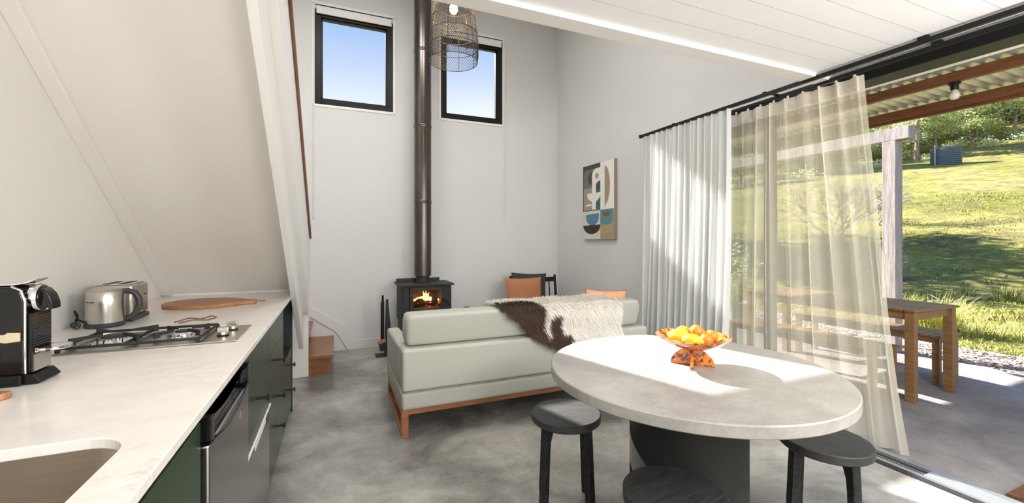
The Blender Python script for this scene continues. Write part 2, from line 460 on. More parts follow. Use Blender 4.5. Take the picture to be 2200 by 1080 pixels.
# ------------------------------------------------------------------ stair over the worktop
st = thing('staircase', 'white boxed staircase with timber handrail rising over the worktop', 'staircase', (-.6, 4.3, 0))
sl = lambda y: .90 + .807 * (3.55 - y)
s = MB(); ys = (1.35, 3.545)
s.prism([(ys[0], sl(ys[0])), (ys[1], sl(ys[1])), (ys[1], sl(ys[1]) + .06), (ys[0], sl(ys[0]) + .06)], 'x', XL, -.285)
s.build('soffit', M['wall_white'], st)
s = MB(); s.prism([(ys[0], sl(ys[0]) - .022), (ys[1] - .03, sl(ys[1] - .03) - .022), (ys[1] - .03, sl(ys[1] - .03)), (ys[0], sl(ys[0]))], 'x', XL + .0, XL + .062)
s.build('soffit_trim', M['wall_white'], st, bevel=.003)
s = MB(); s.box(XL, -.30, 3.535, 3.549, .90, .915); s.build('upstand_strip', M['white'], st)
b1 = lambda y: .39 + .79 * (3.82 - y); b2 = lambda y: .66 + .805 * (3.87 - y); hr = lambda y: 1.31 + .664 * (4.0 - y)
s = MB(); s.prism([(1.3, b1(1.3)), (3.82, b1(3.82)), (3.82, b1(3.82) + .5), (1.3, b1(1.3) + .5)], 'x', -.285, -.25)
s.build('stringer', M['white'], st, bevel=.003)
s = MB(); s.prism([(1.3, b2(1.3)), (3.87, b2(3.87)), (3.95, b2(3.87)), (4.10, 1.20), (4.10, hr(4.1) + .05), (1.3, hr(1.3) + .05)], 'x', -.285, -.215)
s.build('balustrade', M['white'], st, bevel=.004)
s = MB(); s.prism([(1.3, hr(1.3) - .022), (4.0, hr(4.0) - .022), (4.0, hr(4.0) + .022), (1.3, hr(1.3) + .022)], 'x', -.213, -.199)
s.build('handrail', M['oakrail'], st, bevel=.004, seg=3)
s = MB(); s.box(XL, -.243, 4.36, 4.40, 0, .86); s.box(-.30, -.243, 4.10, 4.36, .62, 1.3)
s.build('landing_wall', M['white'], st, bevel=.002)
s = MB(); s.box(-.27, -.05, 4.385, 5.235, 0, .152); s.build('riser_block', M['oak'], st, bevel=.002)
s = MB(); s.box(-.27, -.028, 4.362, 5.235, .152, .185); s.build('tread', M['oak'], st, bevel=.004)
s = MB(); s.box(-.95, -.272, 4.41, 5.235, 0, .335); s.build('riser_block', M['oak'], st, bevel=.002)
s = MB(); s.box(-.95, -.245, 4.41, 5.235, .335, .368); s.build('tread', M['oak'], st, bevel=.004)

# ------------------------------------------------------------------ kitchen run
CX1 = -.285
def ring_slab(outer, inner, z0, z1, mb):
    n = len(inner); vs = []
    for z in (z0, z1):
        vs += [(x, y, z) for x, y in outer] + [(x, y, z) for x, y in inner]
    fs = []
    for i in range(n):
        j = (i + 1) % n
        fs += [(2 * n + i, 2 * n + j, 3 * n + j, 3 * n + i), (j, i, n + i, n + j), (i, j, 2 * n + j, 2 * n + i), (n + j, n + i, 3 * n + i, 3 * n + j)]
    mb.add(vs, fs)
def rrect(x0, x1, y0, y1, r, n=10):
    p = []
    for cx, cy, a in ((x1 - r, y1 - r, 0), (x0 + r, y1 - r, 90), (x0 + r, y0 + r, 180), (x1 - r, y0 + r, 270)):
        p += arc(cx, cy, r, a, a + 90, n)
    return p
SX = (-.87, -.372, .60, 1.075); SR = .085
inner = rrect(*SX, SR); ox = (XL + .002, CX1, -1.6, 3.535)
cxm, cym = (SX[0] + SX[1]) / 2, (SX[2] + SX[3]) / 2
outer = []
per = []
for k, (cx, cy) in enumerate(((ox[1], ox[3]), (ox[0], ox[3]), (ox[0], ox[2]), (ox[1], ox[2]))):
    seg = inner[k * 11:(k + 1) * 11]
    for i, (x, y) in enumerate(seg):
        t = i / 10
        # walk round the corner of the outer rectangle
        if k % 2 == 0:
            px, py = (cx, y + (cy - y) * min(1, 2 * t)) if t <= .5 else (cx + (x - cx) * (2 * t - 1), cy)
        else:
            px, py = (x + (cx - x) * min(1, 2 * t), cy) if t <= .5 else (cx, cy + (y - cy) * (2 * t - 1))
        outer.append((px, py))
cb = MB(); ring_slab(outer, inner, .878, .90, cb)
ct = tag(cb.build('worktop', M['quartz'], bevel=.0025), 'long white veined stone worktop with a sink cut-out', 'worktop')
sk = MB()
a, bq = rrect(SX[0] - .006, SX[1] + .006, SX[2] - .006, SX[3] + .006, SR), rrect(SX[0] + .03, SX[1] - .03, SX[2] + .03, SX[3] - .03, SR)
n = len(a)
rows = [(rrect(SX[0] - .03, SX[1] + .03, SX[2] - .03, SX[3] + .03, SR + .02), .8775), (a, .8772), (a, .872), (rrect(SX[0] + .0, SX[1] - .0, SX[2] + .0, SX[3] - .0, SR), .72),
        (rrect(SX[0] + .008, SX[1] - .008, SX[2] + .008, SX[3] - .008, SR), .69), (bq, .672), (rrect(SX[0] + .15, SX[1] - .15, SX[2] + .15, SX[3] - .15, .05), .668)]
vs = [(x, y, z) for p, z in rows for x, y in p]; fs = []
for k in range(len(rows) - 1):
    for i in range(n):
        j = (i + 1) % n; fs.append((k * n + j, k * n + i, (k + 1) * n + i, (k + 1) * n + j))
fs.append(tuple((len(rows) - 1) * n + i for i in range(n)))
sk.add(vs, fs)
snk = thing('sink', 'brushed steel sink bowl set under the white worktop', 'sink', (cxm, cym, .66))
sk.build('bowl', M['steel_h'], snk, 50)
MB().lathe([(.0, .0), (.04, 0), (.042, .004), (.03, .002), (0, .001)], (cxm, cym, .669), 24).build('drain', M['chrome'], snk, 40)

CF = -.31   # front plane of the cabinet doors
def knob(parent, y, z):
    k = MB(); k.tube([(CF - .001, y, z), (CF + .030, y, z)], .0065, 12); k.tube([(CF + .030, y, z), (CF + .040, y, z)], .0145, 16)
    return k.build('knob', M['black'], parent, 40)
def cab(label, y0, y1, group='dark green base cabinets'):
    t = thing('base_cabinet', label, 'cabinet', (-.6, (y0 + y1) / 2, 0), group=group)
    return t
def front(t, name, y0, y1, z0, z1, k=None):
    g = .0018
    d = MB().box(CF - .018, CF, y0 + g, y1 - g, z0 + g, z1 - g).build(name, M['green'], t, bevel=.0015)
    if k: knob(d, *k)
    return d
t = cab('dark green cabinet with a plain door beside the bar fridge, under the sink', .30, 1.255)
x = MB(); x.box(-1.08, CF - .019, .30, .318, .05, .8775); x.box(-1.08, CF - .019, 1.237, 1.273, .0, .8775); x.box(-1.08, CF - .019, .318, 1.237, .05, .07); x.box(-1.08, -1.065, .318, 1.237, .07, .64)
x.build('carcass', M['green'], t); front(t, 'door', .30, 1.255, .05, .838)
# bar fridge
t = thing('bar_fridge', 'stainless bar fridge with black top grip under the worktop', 'fridge', (-.6, 1.54, 0))
MB().box(-1.05, CF - .045, 1.281, 1.796, .02, .845).build('body', M['black'], t, bevel=.004)
MB().box(CF - .043, CF + .012, 1.281, 1.796, .05, .765).build('door', M['dark_steel'], t, bevel=.006, seg=3)
h = MB()
h.box(CF - .043, CF - .012, 1.281, 1.796, .765, .84)
N = 14
pts = []
for i in range(N + 1):
    s_ = i / N; y = 1.281 + .515 * s_; q = math.sin(math.pi * s_)
    pts.append((y, .768 - .035 * q))
h.prism(pts + [(y, z + .010) for y, z in reversed(pts)], 'x', CF - .012, CF + .016)
h.box(CF - .012, CF + .016, 1.281, 1.312, .765, .835); h.box(CF - .012, CF + .016, 1.766, 1.796, .765, .84)
pts2 = [(y, .822 - .03 * math.sin(math.pi * i / N)) for i, (y, z) in enumerate(pts)]
h.prism(pts2 + [(y, z + .006) for y, z in reversed(pts2)], 'x', CF - .012, CF - .002)
h.build('grip', M['blackgloss'], t, bevel=.003)
lg = MB()
for i in range(7): lg.box(CF + .012, CF + .0125, 1.64 + .006 * (i % 4), 1.644 + .006 * (i % 4), .69 + .008 * (i // 3), .696 + .008 * (i // 3))
lg.build('emblem', M['alu'], t)
# oven unit: panel and drawer above the oven
t = cab('dark green cabinet under the hob, one wide drawer over the steel oven', 1.80, 2.388)
x = MB(); x.box(-1.08, CF - .019, 1.80, 1.816, .0, .8775); x.box(-1.08, CF - .019, 2.372, 2.388, .0, .8775); x.box(-1.08, CF - .019, 1.816, 2.372, .485, .50)
x.build('carcass', M['carcass'], t); front(t, 'panel', 1.80, 2.388, .695, .868); front(t, 'drawer', 1.80, 2.388, .482, .695, (2.10, .60))
t = thing('oven', 'steel fronted built-in oven with white handle strip below the green drawer', 'oven', (-.6, 2.094, 0))
MB().box(-1.0, CF - .021, 1.83, 2.36, .06, .475).build('body', M['black'], t)
MB().box(CF - .02, CF + .002, 1.802, 2.386, .04, .478).build('door', M['dark_steel'], t, bevel=.003)
h = MB(); h.box(CF + .003, CF + .010, 1.805, 2.384, .466, .477); h.build('handle_strip', M['white'], t, bevel=.002)
h = MB(); h.prism([(1.96, .465), (2.25, .465), (2.25, .432), (1.98, .425)], 'x', CF + .003, CF + .005); h.build('handle_plate', M['white'], t)
h = MB()
for i in range(4): h.box(CF + .0025, CF + .0035, 2.30 + .018 * i, 2.308 + .018 * i, .415, .423)
h.box(CF + .0025, CF + .0032, 2.29, 2.37, .40, .445)
h.build('control_marks', M['greyplastic'], t)
# drawers
t = cab('dark green stack of drawers with three black knobs', 2.388, 2.976)
x = MB(); x.box(-1.08, CF - .019, 2.389, 2.405, .0, .8775); x.box(-1.08, CF - .019, 2.960, 2.976, .0, .8775); x.box(-1.08, -1.065, 2.405, 2.96, .05, .8); x.build('carcass', M['carcass'], t)
front(t, 'panel', 2.388, 2.976, .695, .868)
for z0, z1, kz in ((.495, .695, .602), (.30, .495, .396), (.05, .30, .225)): front(t, 'drawer', 2.388, 2.976, z0, z1, (2.72, kz))
t = cab('dark green end cabinet with an open niche over two drawers', 2.976, 3.56)
x = MB(); x.box(-1.08, CF - .0, 2.977, 2.993, .49, .8775); x.box(-1.08, CF - .019, 2.977, 2.993, 0, .49); x.box(-1.08, CF - .002, 2.993, 3.53, .475, .49); x.box(-1.08, -.85, 2.993, 3.53, .49, .855)
x.build('carcass', M['green'], t)
MB().box(-1.08, CF + .004, 3.53, 3.548, 0, .8775).build('end_panel', M['carcass'], t)
front(t, 'drawer', 2.976, 3.53, .30, .488, (3.34, .40)); front(t, 'drawer', 2.976, 3.53, .05, .30, (3.34, .225))
k = MB().box(-1.0, CF - .045, 1.81, 3.52, 0, .048).build('kickboard', M['carcass']); tag(k, 'dark recessed kickboard under the green drawers', 'kickboard')

# hob
t = thing('gas_hob', 'two burner steel gas hob with black trivets on the white worktop', 'cooktop', (-.62, 2.03, .90))
hx0, hx1, hy0, hy1 = -.885, -.352, 1.872, 2.185
MB().box(hx0, hx1, hy0, hy1, .9005, .907).build('tray', M['steel'], t, bevel=.003)
g = MB(); gx0, gx1, gy0, gy1 = hx0 + .02, -.475, hy0 + .016, hy1 - .016
gz = .920
for y in (gy0, gy1): g.bar((gx0, y, gz), (gx1, y, gz), .007, .010)
for x in (gx0, gx1): g.bar((x, gy0, gz), (x, gy1, gz), .007, .010)
for x, y in ((gx0, gy0), (gx1, gy0), (gx0, gy1), (gx1, gy1)): g.bar((x, y, .907), (x, y, gz), .012)
g.bar(((gx0 + gx1) / 2 - .02, gy0, gz), ((gx0 + gx1) / 2 - .02, gy1, gz), .009, .011)
g.build('trivet', M['blackmatte'], t, bevel=.002)
def fingers(cx, cy, r, hgt):
    for a in (45, 135, 225, 315):
        f = MB()
        ca, sa = math.cos(R(a)), math.sin(R(a)); qx = cx + ca * r; qy = cy + sa * r
        qx = min(max(qx, gx0), gx1); qy = min(max(qy, gy0), gy1)
        ix, iy = cx + ca * r * .33, cy + sa * r * .33
        wv = Vector((-sa, ca, 0)) * .0028
        P = [Vector((qx, qy, gz - .004)), Vector((qx, qy, gz + hgt)), Vector((ix, iy, gz + hgt)), Vector((ix, iy, gz + hgt - .009)), Vector((qx - ca * .02, qy - sa * .02, gz + hgt - .014)), Vector((qx - ca * .02, qy - sa * .02, gz - .004))]
        vs = [p - wv for p in P] + [p + wv for p in P]; n = 6
        f.add(vs, [(0, 1, 2, 3, 4, 5), (11, 10, 9, 8, 7, 6)] + [(i, n + i, n + (i + 1) % n, (i + 1) % n) for i in range(n)])
        f.build('pan_support', M['blackmatte'], t)
def burner(cx, cy, r):
    MB().lathe([(r * 1.55, 0), (r * 1.5, .003), (r * 1.1, .003), (r * 1.0, .012), (0, .012)], (cx, cy, .907), 32).build('burner_cup', M['chrome'], t, 40)
    k = MB()
    for i in range(30):
        a = 2 * math.pi * i / 30
        k.box(cx + math.cos(a) * r - .002, cx + math.cos(a) * r + .002, cy + math.sin(a) * r - .002, cy + math.sin(a) * r + .002, .914, .923)
    k.lathe([(r * .98, .008), (r * .98, .016), (0, .016)], (cx, cy, .907), 32)
    k.build('flame_ring', M['alu'], t, 40)
    MB().lathe([(r * .95, .016), (r * .95, .020), (r * .8, .023), (0, .023)], (cx, cy, .907), 32).build('burner_cap', M['blackmatte'], t, 40)
burner(-.765, 2.035, .048); burner(-.56, 2.035, .027)
fingers(-.765, 2.035, .135, .022); fingers(-.56, 2.035, .10, .018)
for x, y in ((-.415, 1.975), (-.405, 2.085)):
    MB().lathe([(.021, 0), (.021, .004), (.0, .004)], (x, y, .907), 24).build('knob_collar', M['black'], t, 40)
    k = MB(); k.lathe([(.017, .004), (.016, .018), (.0, .018)], (x, y, .907), 24)
    k.box(x - .019, x + .019, y - .008, y + .008, .919, .941); k.build('control_knob', M['steel'], t, 40, bevel=.002)
sp = MB(); sp.tube([(-.62, 2.14, .945), (-.57, 2.15, .958), (-.53, 2.14, .952), (-.49, 2.15, .962), (-.47, 2.13, .957)], .003, 6)
sp.tube([(-.60, 2.12, .944), (-.55, 2.11, .955), (-.50, 2.12, .95), (-.47, 2.11, .958)], .003, 6)
tag(sp.build('wire_tongs', M['wicker'], smooth=60), 'thin twisted wire tongs lying over the hob trivet', 'utensil')

# kettle
t = thing('electric_kettle', 'brushed steel electric kettle with black handle on the worktop beside the wall', 'kettle', (-.953, 2.43, .9005))
kx, ky = -.953, 2.43
MB().lathe([(.066, 0), (.069, .004), (.069, .018), (.066, .020), (0, .020)], (kx, ky, .9005), 40).build('base', M['greyplastic'], t, 40)
MB().lathe([(.0, .0205), (.066, .0205), (.067, .03), (.066, .10), (.0645, .156), (.062, .159), (.0, .158)], (kx, ky, .9005), 48).build('body', M['steel'], t, 40)
MB().lathe([(.056, .1592), (.052, .166), (.02, .170), (0, .170)], (kx, ky, .9005), 32).build('lid', M['steel'], t, 40)
s_ = MB(); d = Vector((-.75, .35, 0)).normalized(); pr = Vector((-d.y, d.x, 0))
b0 = Vector((kx, ky, .9005))
P = [b0 + d * .058 + pr * .02 + Vector((0, 0, .11)), b0 + d * .058 - pr * .02 + Vector((0, 0, .11)), b0 + d * .09 + Vector((0, 0, .152)), b0 + d * .055 + pr * .022 + Vector((0, 0, .157)), b0 + d * .055 - pr * .022 + Vector((0, 0, .157))]
s_.add(P, [(0, 1, 2), (0, 2, 3), (1, 4, 2), (3, 2, 4), (0, 3, 4, 1)]); s_.build('spout', M['steel'], t)
hd = Vector((.86, .22, 0)).normalized()
hp = [b0 + hd * r + Vector((0, 0, z)) for r, z in ((.050, .150), (.075, .154), (.098, .143), (.112, .115), (.113, .085), (.103, .055), (.085, .033), (.064, .026))]
MB().tube(hp, [.011, .012, .013, .013, .013, .012, .011, .010], 10).build('handle', M['greyplastic'], t, 60)
c_ = Vector((-.42, -.9, 0)).normalized()
z_ = Vector((0, 0, 1)); x_ = z_.cross(c_).normalized()
mt = Matrix((x_, z_, c_)).transposed().to_4x4(); mt.translation = c_ * .0668 + Vector((-.0, 0, .115))
text('Breville', 'printed_lettering', M['black'], t, mt, .011)
cdm = MB(); cdm.tube([(kx - .06, ky + .03, .908), (kx - .10, ky + .02, .93), (-1.07, ky + .03, .97), (-1.068, ky + .05, .945), (-1.065, ky + .02, .915), (-1.05, ky - .02, .910)], .004, 8)
cdm.build('cord', M['black'], t, 60)
pl = MB(); pl.tube([(-1.052, ky - .018, .916), (-1.03, ky - .045, .917)], .013, 12); pl.tube([(-1.052, ky - .018, .916), (-1.058, ky - .005, .918)], .008, 10)
pg = pl.build('plug', M['black'], t, 40)
pn = MB(); pn.tube([(-1.03, ky - .042, .921), (-1.018, ky - .057, .922)], .002, 6); pn.tube([(-1.034, ky - .047, .913), (-1.022, ky - .062, .914)], .002, 6); pn.build('pin', M['chrome'], pg)

# toaster
t = thing('toaster', 'brushed steel long slot toaster behind the kettle', 'toaster', (-.97, 2.615, .9005))
tx0, tx1, ty0, ty1, tz = -1.045, -.885, 2.515, 2.705, .9005
MB().box(tx0, tx1, ty0, ty1, tz, tz + .022).build('base', M['greyplastic'], t, bevel=.006, seg=3)
MB().box(tx0 + .004, tx1 - .004, ty0 + .003, ty1 - .003, tz + .0225, tz + .172).build('body', M['steel'], t, bevel=.012, seg=4)
MB().box(tx0 + .02, tx1 - .02, ty0 + .012, ty1 - .012, tz + .1725, tz + .177).build('top_plate', M['chrome'], t, bevel=.002)
s_ = MB()
for x in (tx0 + .05, tx0 + .105): s_.box(x - .012, x + .012, ty0 + .02, ty1 - .02, tz + .1772, tz + .1785)
s_.build('slot', M['blackmatte'], t)
mt = Matrix(((0, 0, 1), (1, 0, 0), (0, 1, 0))).to_4x4(); mt.translation = Vector((.081 + .0005, .045, .115))
text('Breville', 'printed_lettering', M['black'], t, mt, .010)

# coffee machine, seen from its side; spout faces the room
t = thing('coffee_machine', 'glossy black capsule coffee machine with chrome head on the worktop', 'coffee machine', (-.92, 1.58, .9005))
cy0, cy1, cz = 1.53, 1.625, .9005
b = MB(); b.box(-1.075, -.770, cy0 - .008, cy1 + .008, cz, cz + .028); b.build('base', M['black'], t, bevel=.003)
b = MB(); b.prism([(-1.075, cz + .0285), (-.768, cz + .0285), (-.768, cz + .225), (-.775, cz + .250), (-.791, cz + .262), (-1.075, cz + .262)], 'y', cy0, cy1)
b.build('body', M['blackgloss'], t, bevel=.004, seg=3)
b = MB()
b.tube([(-.766, cy0 + .002, cz + .03), (-.766, cy0 + .002, cz + .222), (-.774, cy0 + .002, cz + .252), (-.793, cy0 + .002, cz + .2635)], .003, 8)
b.build('side_trim', M['chrome'], t, 60)
b = MB(); b.box(-.7675, -.754, cy0 + .008, cy1 - .006, cz + .03, cz + .190); gp = b.build('grille_panel', M['blackgloss'], t, bevel=.002)
b = MB()
for i in range(12): b.box(-.754, -.7522, cy0 + .011, cy1 - .009, cz + .100 + i * .007, cz + .1025 + i * .007)
b.build('grille_slats', M['greyplastic'], gp)
b = MB(); b.box(-.754, -.7525, cy0 + .012, cy1 - .010, cz + .032, cz + .078); b.build('drip_panel', M['steel'], gp)
b = MB(); b.prism([(-.769, cz), (-.742, cz), (-.734, cz + .006), (-.750, cz + .026), (-.769, cz + .028)], 'y', cy0 + .002, cy1 - .002); b.build('front_foot', M['black'], t, bevel=.002)
hc = (cy0 + cy1) / 2
b = MB(); b.tube([(-.769, hc, cz + .228), (-.757, hc, cz + .228)], .036, 32); b.tube([(-.758, hc, cz + .228), (-.751, hc, cz + .228)], [.039, .035], 32); b.build('brew_head', M['chrome'], t, 40)
b = MB()
nose = [(-.751, cz + .256), (-.743, cz + .253), (-.731, cz + .236), (-.724, cz + .212), (-.724, cz + .196), (-.732, cz + .195), (-.735, cz + .203), (-.739, cz + .199), (-.751, cz + .199)]
b.prism(nose, 'y', hc - .020, hc + .020); b.tube([(-.7515, hc, cz + .227), (-.747, hc, cz + .227)], .032, 28)
b.build('spout', M['blackgloss'], t, 40, bevel=.004, seg=3)
b = MB(); b.prism([(-1.075, cz + .263), (-.80, cz + .263), (-.775, cz + .267), (-.752, cz + .279), (-.755, cz + .283), (-.778, cz + .273), (-.805, cz + .269), (-1.075, cz + .270)], 'y', cy0 + .02, cy1 - .02); b.build('lever', M['chrome'], t, bevel=.002)
b = MB(); b.tube([(-.845, cy0 - .001, cz + .243), (-.845, cy0 + .002, cz + .243)], [.011, .012], 20); b.build('button', M['chrome'], t, 40)
cup = MB(); kx_ = -.733; cup.lathe([(.037, 0), (.040, .003), (.040, .009), (.036, .010)], (kx_, hc, cz + .084), 32)
for i in range(9):
    x = kx_ - .030 + .0075 * i; hw = math.sqrt(max(0, .036 ** 2 - (x - kx_) ** 2)); cup.box(x - .0015, x + .0015, hc - hw, hc + hw, cz + .089, cz + .093)
cup.box(-.7515, -.745, hc - .036, hc + .036, cz + .083, cz + .094); cup.build('cup_stand', M['chrome'], t, 40)
gm = MB()   # pale emblem on the side panel
gm.prism([(-.838, cz + .128), (-.828, cz + .138), (-.805, cz + .137), (-.799, cz + .142), (-.774, cz + .140), (-.774, cz + .118), (-.803, cz + .115), (-.818, cz + .119), (-.813, cz + .125)], 'y', cy0 - .0008, cy0 + .001)
gm.build('side_emblem', mat('pale_gold_print', (.62, .52, .38), .5), t)

# chopping boards
b = MB()
pts = []
for i in range(48):
    a = 2 * math.pi * i / 48; c_, s_ = math.cos(a), math.sin(a)
    pts.append((.205 * c_ - .02, .165 * s_ * (1 - .10 * c_)))
hd = [p for p in pts if p[0] < .16]
up = sorted([p for p in hd if p[1] >= 0], key=lambda p: p[0]); dn = sorted([p for p in hd if p[1] < 0], key=lambda p: -p[0])
poly = dn + up
poly = poly + [(.175, .045), (.195, .03), (.235, .027), (.243, .015), (.243, -.015), (.235, -.027), (.195, -.03), (.175, -.045)]
b.prism(poly, 'z', 0, .022)
t = thing('chopping_board', 'oval timber chopping board with a stub handle, lying near the stair end of the worktop', 'chopping board', (-.69, 2.97, .9006), R(-6), world=False)
b.build('board', M['board'], t, bevel=.004, seg=3)
s_ = MB(); s_.tube([(.235, .0, .012), (.262, .004, .014), (.275, .012, .012), (.29, .006, .014), (.285, -.006, .012), (.272, -.008, .013), (.262, .002, .010)], .0028, 6)
s_.build('hanging_cord', M['wicker'], t, 60)
t = thing('chopping_board', 'small paddle board with holed handle below the coffee machine', 'chopping board', (-.76, 1.42, .9006), world=False)
b = MB(); b.prism([(-.32, -.12), (-.10, -.12), (-.055, -.03), (-.03, -.018)] + arc(.006, 0, .018, -90, 90, 8) + [(-.03, .018), (-.055, .03), (-.10, .085), (-.32, .085)], 'z', 0, .016)
b.build('board', M['board'], t, bevel=.004, seg=3)
MB().box(-.012, .006, -.004, .004, .0158, .0166).build('hole', M['blackmatte'], t)

# ------------------------------------------------------------------ sofa
SX0, SX1, SY0, SY1 = .385, 2.36, 2.74, 3.60
t = thing('sofa', 'pale sage fabric sofa with timber sled base, seen from behind', 'sofa', (1.37, 3.17, 0))
w = MB()
w.bar((SX0 + .01, SY0 + .045, .165), (SX1 - .01, SY0 + .045, .165), .035, .035); w.bar((SX0 + .01, SY1 - .05, .165), (SX1 - .01, SY1 - .05, .165), .035, .035)
w.build('frame_rail', M['teak'], t, bevel=.003)
for x in (SX0 + .025, SX1 - .025):
    q = MB()
    q.box(x - .022, x + .022, SY0 + .025, SY0 + .065, 0, .182); q.box(x - .022, x + .022, SY1 - .07, SY1 - .03, 0, .182)
    q.box(x - .022, x + .022, SY0 + .065, SY1 - .07, 0.0, .04); q.box(x - .022, x + .022, SY0 + .065, SY1 - .07, .148, .182)
    q.build('leg', M['teak'], t, bevel=.003)
def soft(name, x0, x1, y0, y1, z0, z1, r, p, m=M['sofa'], taper=None):
    b = MB().box(x0, x1, y0, y1, z0, z1)
    if taper: b.v = [taper(v) for v in b.v]
    return b.build(name, m, p, 60, bevel=r, seg=5)
soft('seat_base', SX0, SX1, SY0, SY1, .184, .298, .022, t)
soft('back_panel', SX0 + .004, SX1 - .004, SY0, SY0 + .16, .30, .575, .022, t)
for x0, x1 in ((SX0, SX0 + .10), (SX1 - .10, SX1)):
    soft('arm', x0, x1, SY0 + .162, SY1, .30, .575, .022, t, taper=lambda v: (v[0], v[1], v[2] - (.02 if v[1] > 3.2 and v[2] > .4 else 0)))
soft('seat_cushion', SX0 + .105, SX1 - .105, SY0 + .165, SY1 + .01, .30, .455, .035, t)
pp = MB(); e_ = .006
for zz in (.3005, .574): pp.tube([(SX0 + .02, SY0 + .002 + (.012 if zz > .5 else 0), zz - (.008 if zz > .5 else 0)), (SX1 - .02, SY0 + .002 + (.012 if zz > .5 else 0), zz - (.008 if zz > .5 else 0))], .0035, 6)
for xx in (SX0 + .008, SX1 - .008): pp.tube([(xx, SY0 + .010, .315), (xx, SY0 + .010, .56)], .0035, 6)
pp.build('piping', M['sofa_seam'], t, 60)
bm_ = MB(); nx, nr = 24, 24
def bol(u, v):
    a = 2 * math.pi * v; c_, s_ = math.cos(a), math.sin(a)
    k = lambda q, e: math.copysign(abs(q) ** e, q)
    e = .26
    hw, hh = .098, .106
    px, pz = hw * k(c_, e), hh * k(s_, e)
    px *= 1 + .08 * pz / hh
    x = 0
    return px, pz
prof = [bol(0, j / nr) for j in range(nr)]
L0, L1 = SX0 + .035, SX1 - .035
rows = []
for i in range(nx + 1):
    u = i / nx
    e = min(u, 1 - u) * nx
    sc_ = [.55, .90, .985][int(e)] if e < 3 else 1
    x = L0 + (L1 - L0) * (u if 0 < i < nx else u)
    if e < 3:
        dx = [0, .012, .035][int(e)]; x = L0 + dx if u < .5 else L1 - dx
    sag = .006 * math.sin(9 * u) + .004 * math.sin(23 * u)
    rows.append([(x, SY0 + .150 + p[0] * (sc_ ** .5) - p[1] * .10, .6825 + p[1] * sc_ * (1 + sag)) for p in prof])
vs = [q for r in rows for q in r]; fs = []
for i in range(nx):
    for j in range(nr):
        j2 = (j + 1) % nr; fs.append((i * nr + j, (i + 1) * nr + j, (i + 1) * nr + j2, i * nr + j2))
fs += [tuple(range(nr)), tuple(nx * nr + j for j in range(nr))[::-1]]
bm_.add(vs, fs); bol_o = bm_.build('back_cushion', M['bolster'], t, 60)
# lower the cushion so it rests on the panel
# fur throw over the back
def path(s):
    P = [(3.16, .60), (3.09, .72), (3.04, .775), (2.99, .803), (2.92, .804), (2.825, .800), (2.772, .770), (2.760, .71), (2.768, .63), (2.750, .588), (2.727, .545), (2.724, .50)]
    f = s * (len(P) - 1); i = min(int(f), len(P) - 2); q = f - i
    a, b = P[i], P[i + 1]
    return a[0] + (b[0] - a[0]) * q, a[1] + (b[1] - a[1]) * q
def thr(u, s):
    y, z = path(s)
    xl = 1.08 + .42 * max(0, (s - .45) / .55) ** 1.1 + .02 * math.sin(s * 20); xr = 2.07 - .02 * s + .012 * math.sin(s * 13)
    x = xl + (xr - xl) * u
    return Vector((x, y - .004 + .006 * math.sin(x * 21), z + .004 * math.sin(x * 17)))
def isbrown(x, s):
    n_ = noise.noise(Vector((x * 6, s * 5, 1))) * .05
    if x < 1.44 + n_ and s > .36 and (x + n_) < 1.40 + .12 * (s - .5): return True
    if .60 < s < .82 and 1.45 < x + n_ * .5 < 1.54: return True
    if s > .82 and 1.44 < x + n_ * .5 < 1.60: return True
    return False
def brown(u, s): return 1 if isbrown(thr(u, s).x, s) else 0
tb = MB(); tb.grid(thr, 40, 30, mf=brown)
rng = random.Random(3)
for k in range(36000):
    u, s = rng.random(), rng.random() ** .85
    if k % 12 == 0: u = rng.choice((0, 1))
    if k % 15 == 0: s = .999
    p = thr(u, s); e = .01
    du = thr(min(1, u + e), s) - thr(max(0, u - e), s); ds = thr(u, min(1, s + e)) - thr(u, max(0, s - e))
    n_ = ds.cross(du); n_ = n_.normalized() if n_.length > 0 else Vector((0, -1, 0))
    if n_.y > 0 and s > .5: n_ = -n_
    if s <= .5 and n_.z < 0: n_ = -n_
    ds.normalize(); du.normalize()
    L = rng.uniform(.03, .07)
    side = (u - .5) * .4 + rng.uniform(-.5, .5)
    if u < .02: side -= .5
    if u > .98: side += .5
    dirv = (ds * rng.uniform(.5, 1.0) + du * side * .8 + n_ * rng.uniform(.25, .7)).normalized()
    wv = dirv.cross(n_).normalized() * rng.uniform(.0012, .0024)
    mid = p + dirv * L * .55; tip = p + dirv * L - Vector((0, 0, .25 * L)) + n_ * -.002
    i0 = len(tb.v)
    tb.v += [tuple(p - wv), tuple(p + wv), tuple(mid + wv * .7), tuple(mid - wv * .7), tuple(tip)]
    b_ = 1 if isbrown(p.x, s) else 0
    tb.f += [(i0, i0 + 1, i0 + 2, i0 + 3), (i0 + 3, i0 + 2, i0 + 4)]; tb.mi += [b_, b_]
tag(tb.build('fur_throw', [M['cream_fur'], M['brown_fur']], smooth=180), 'cream and dark brown long fur throw over the sofa back', 'throw')

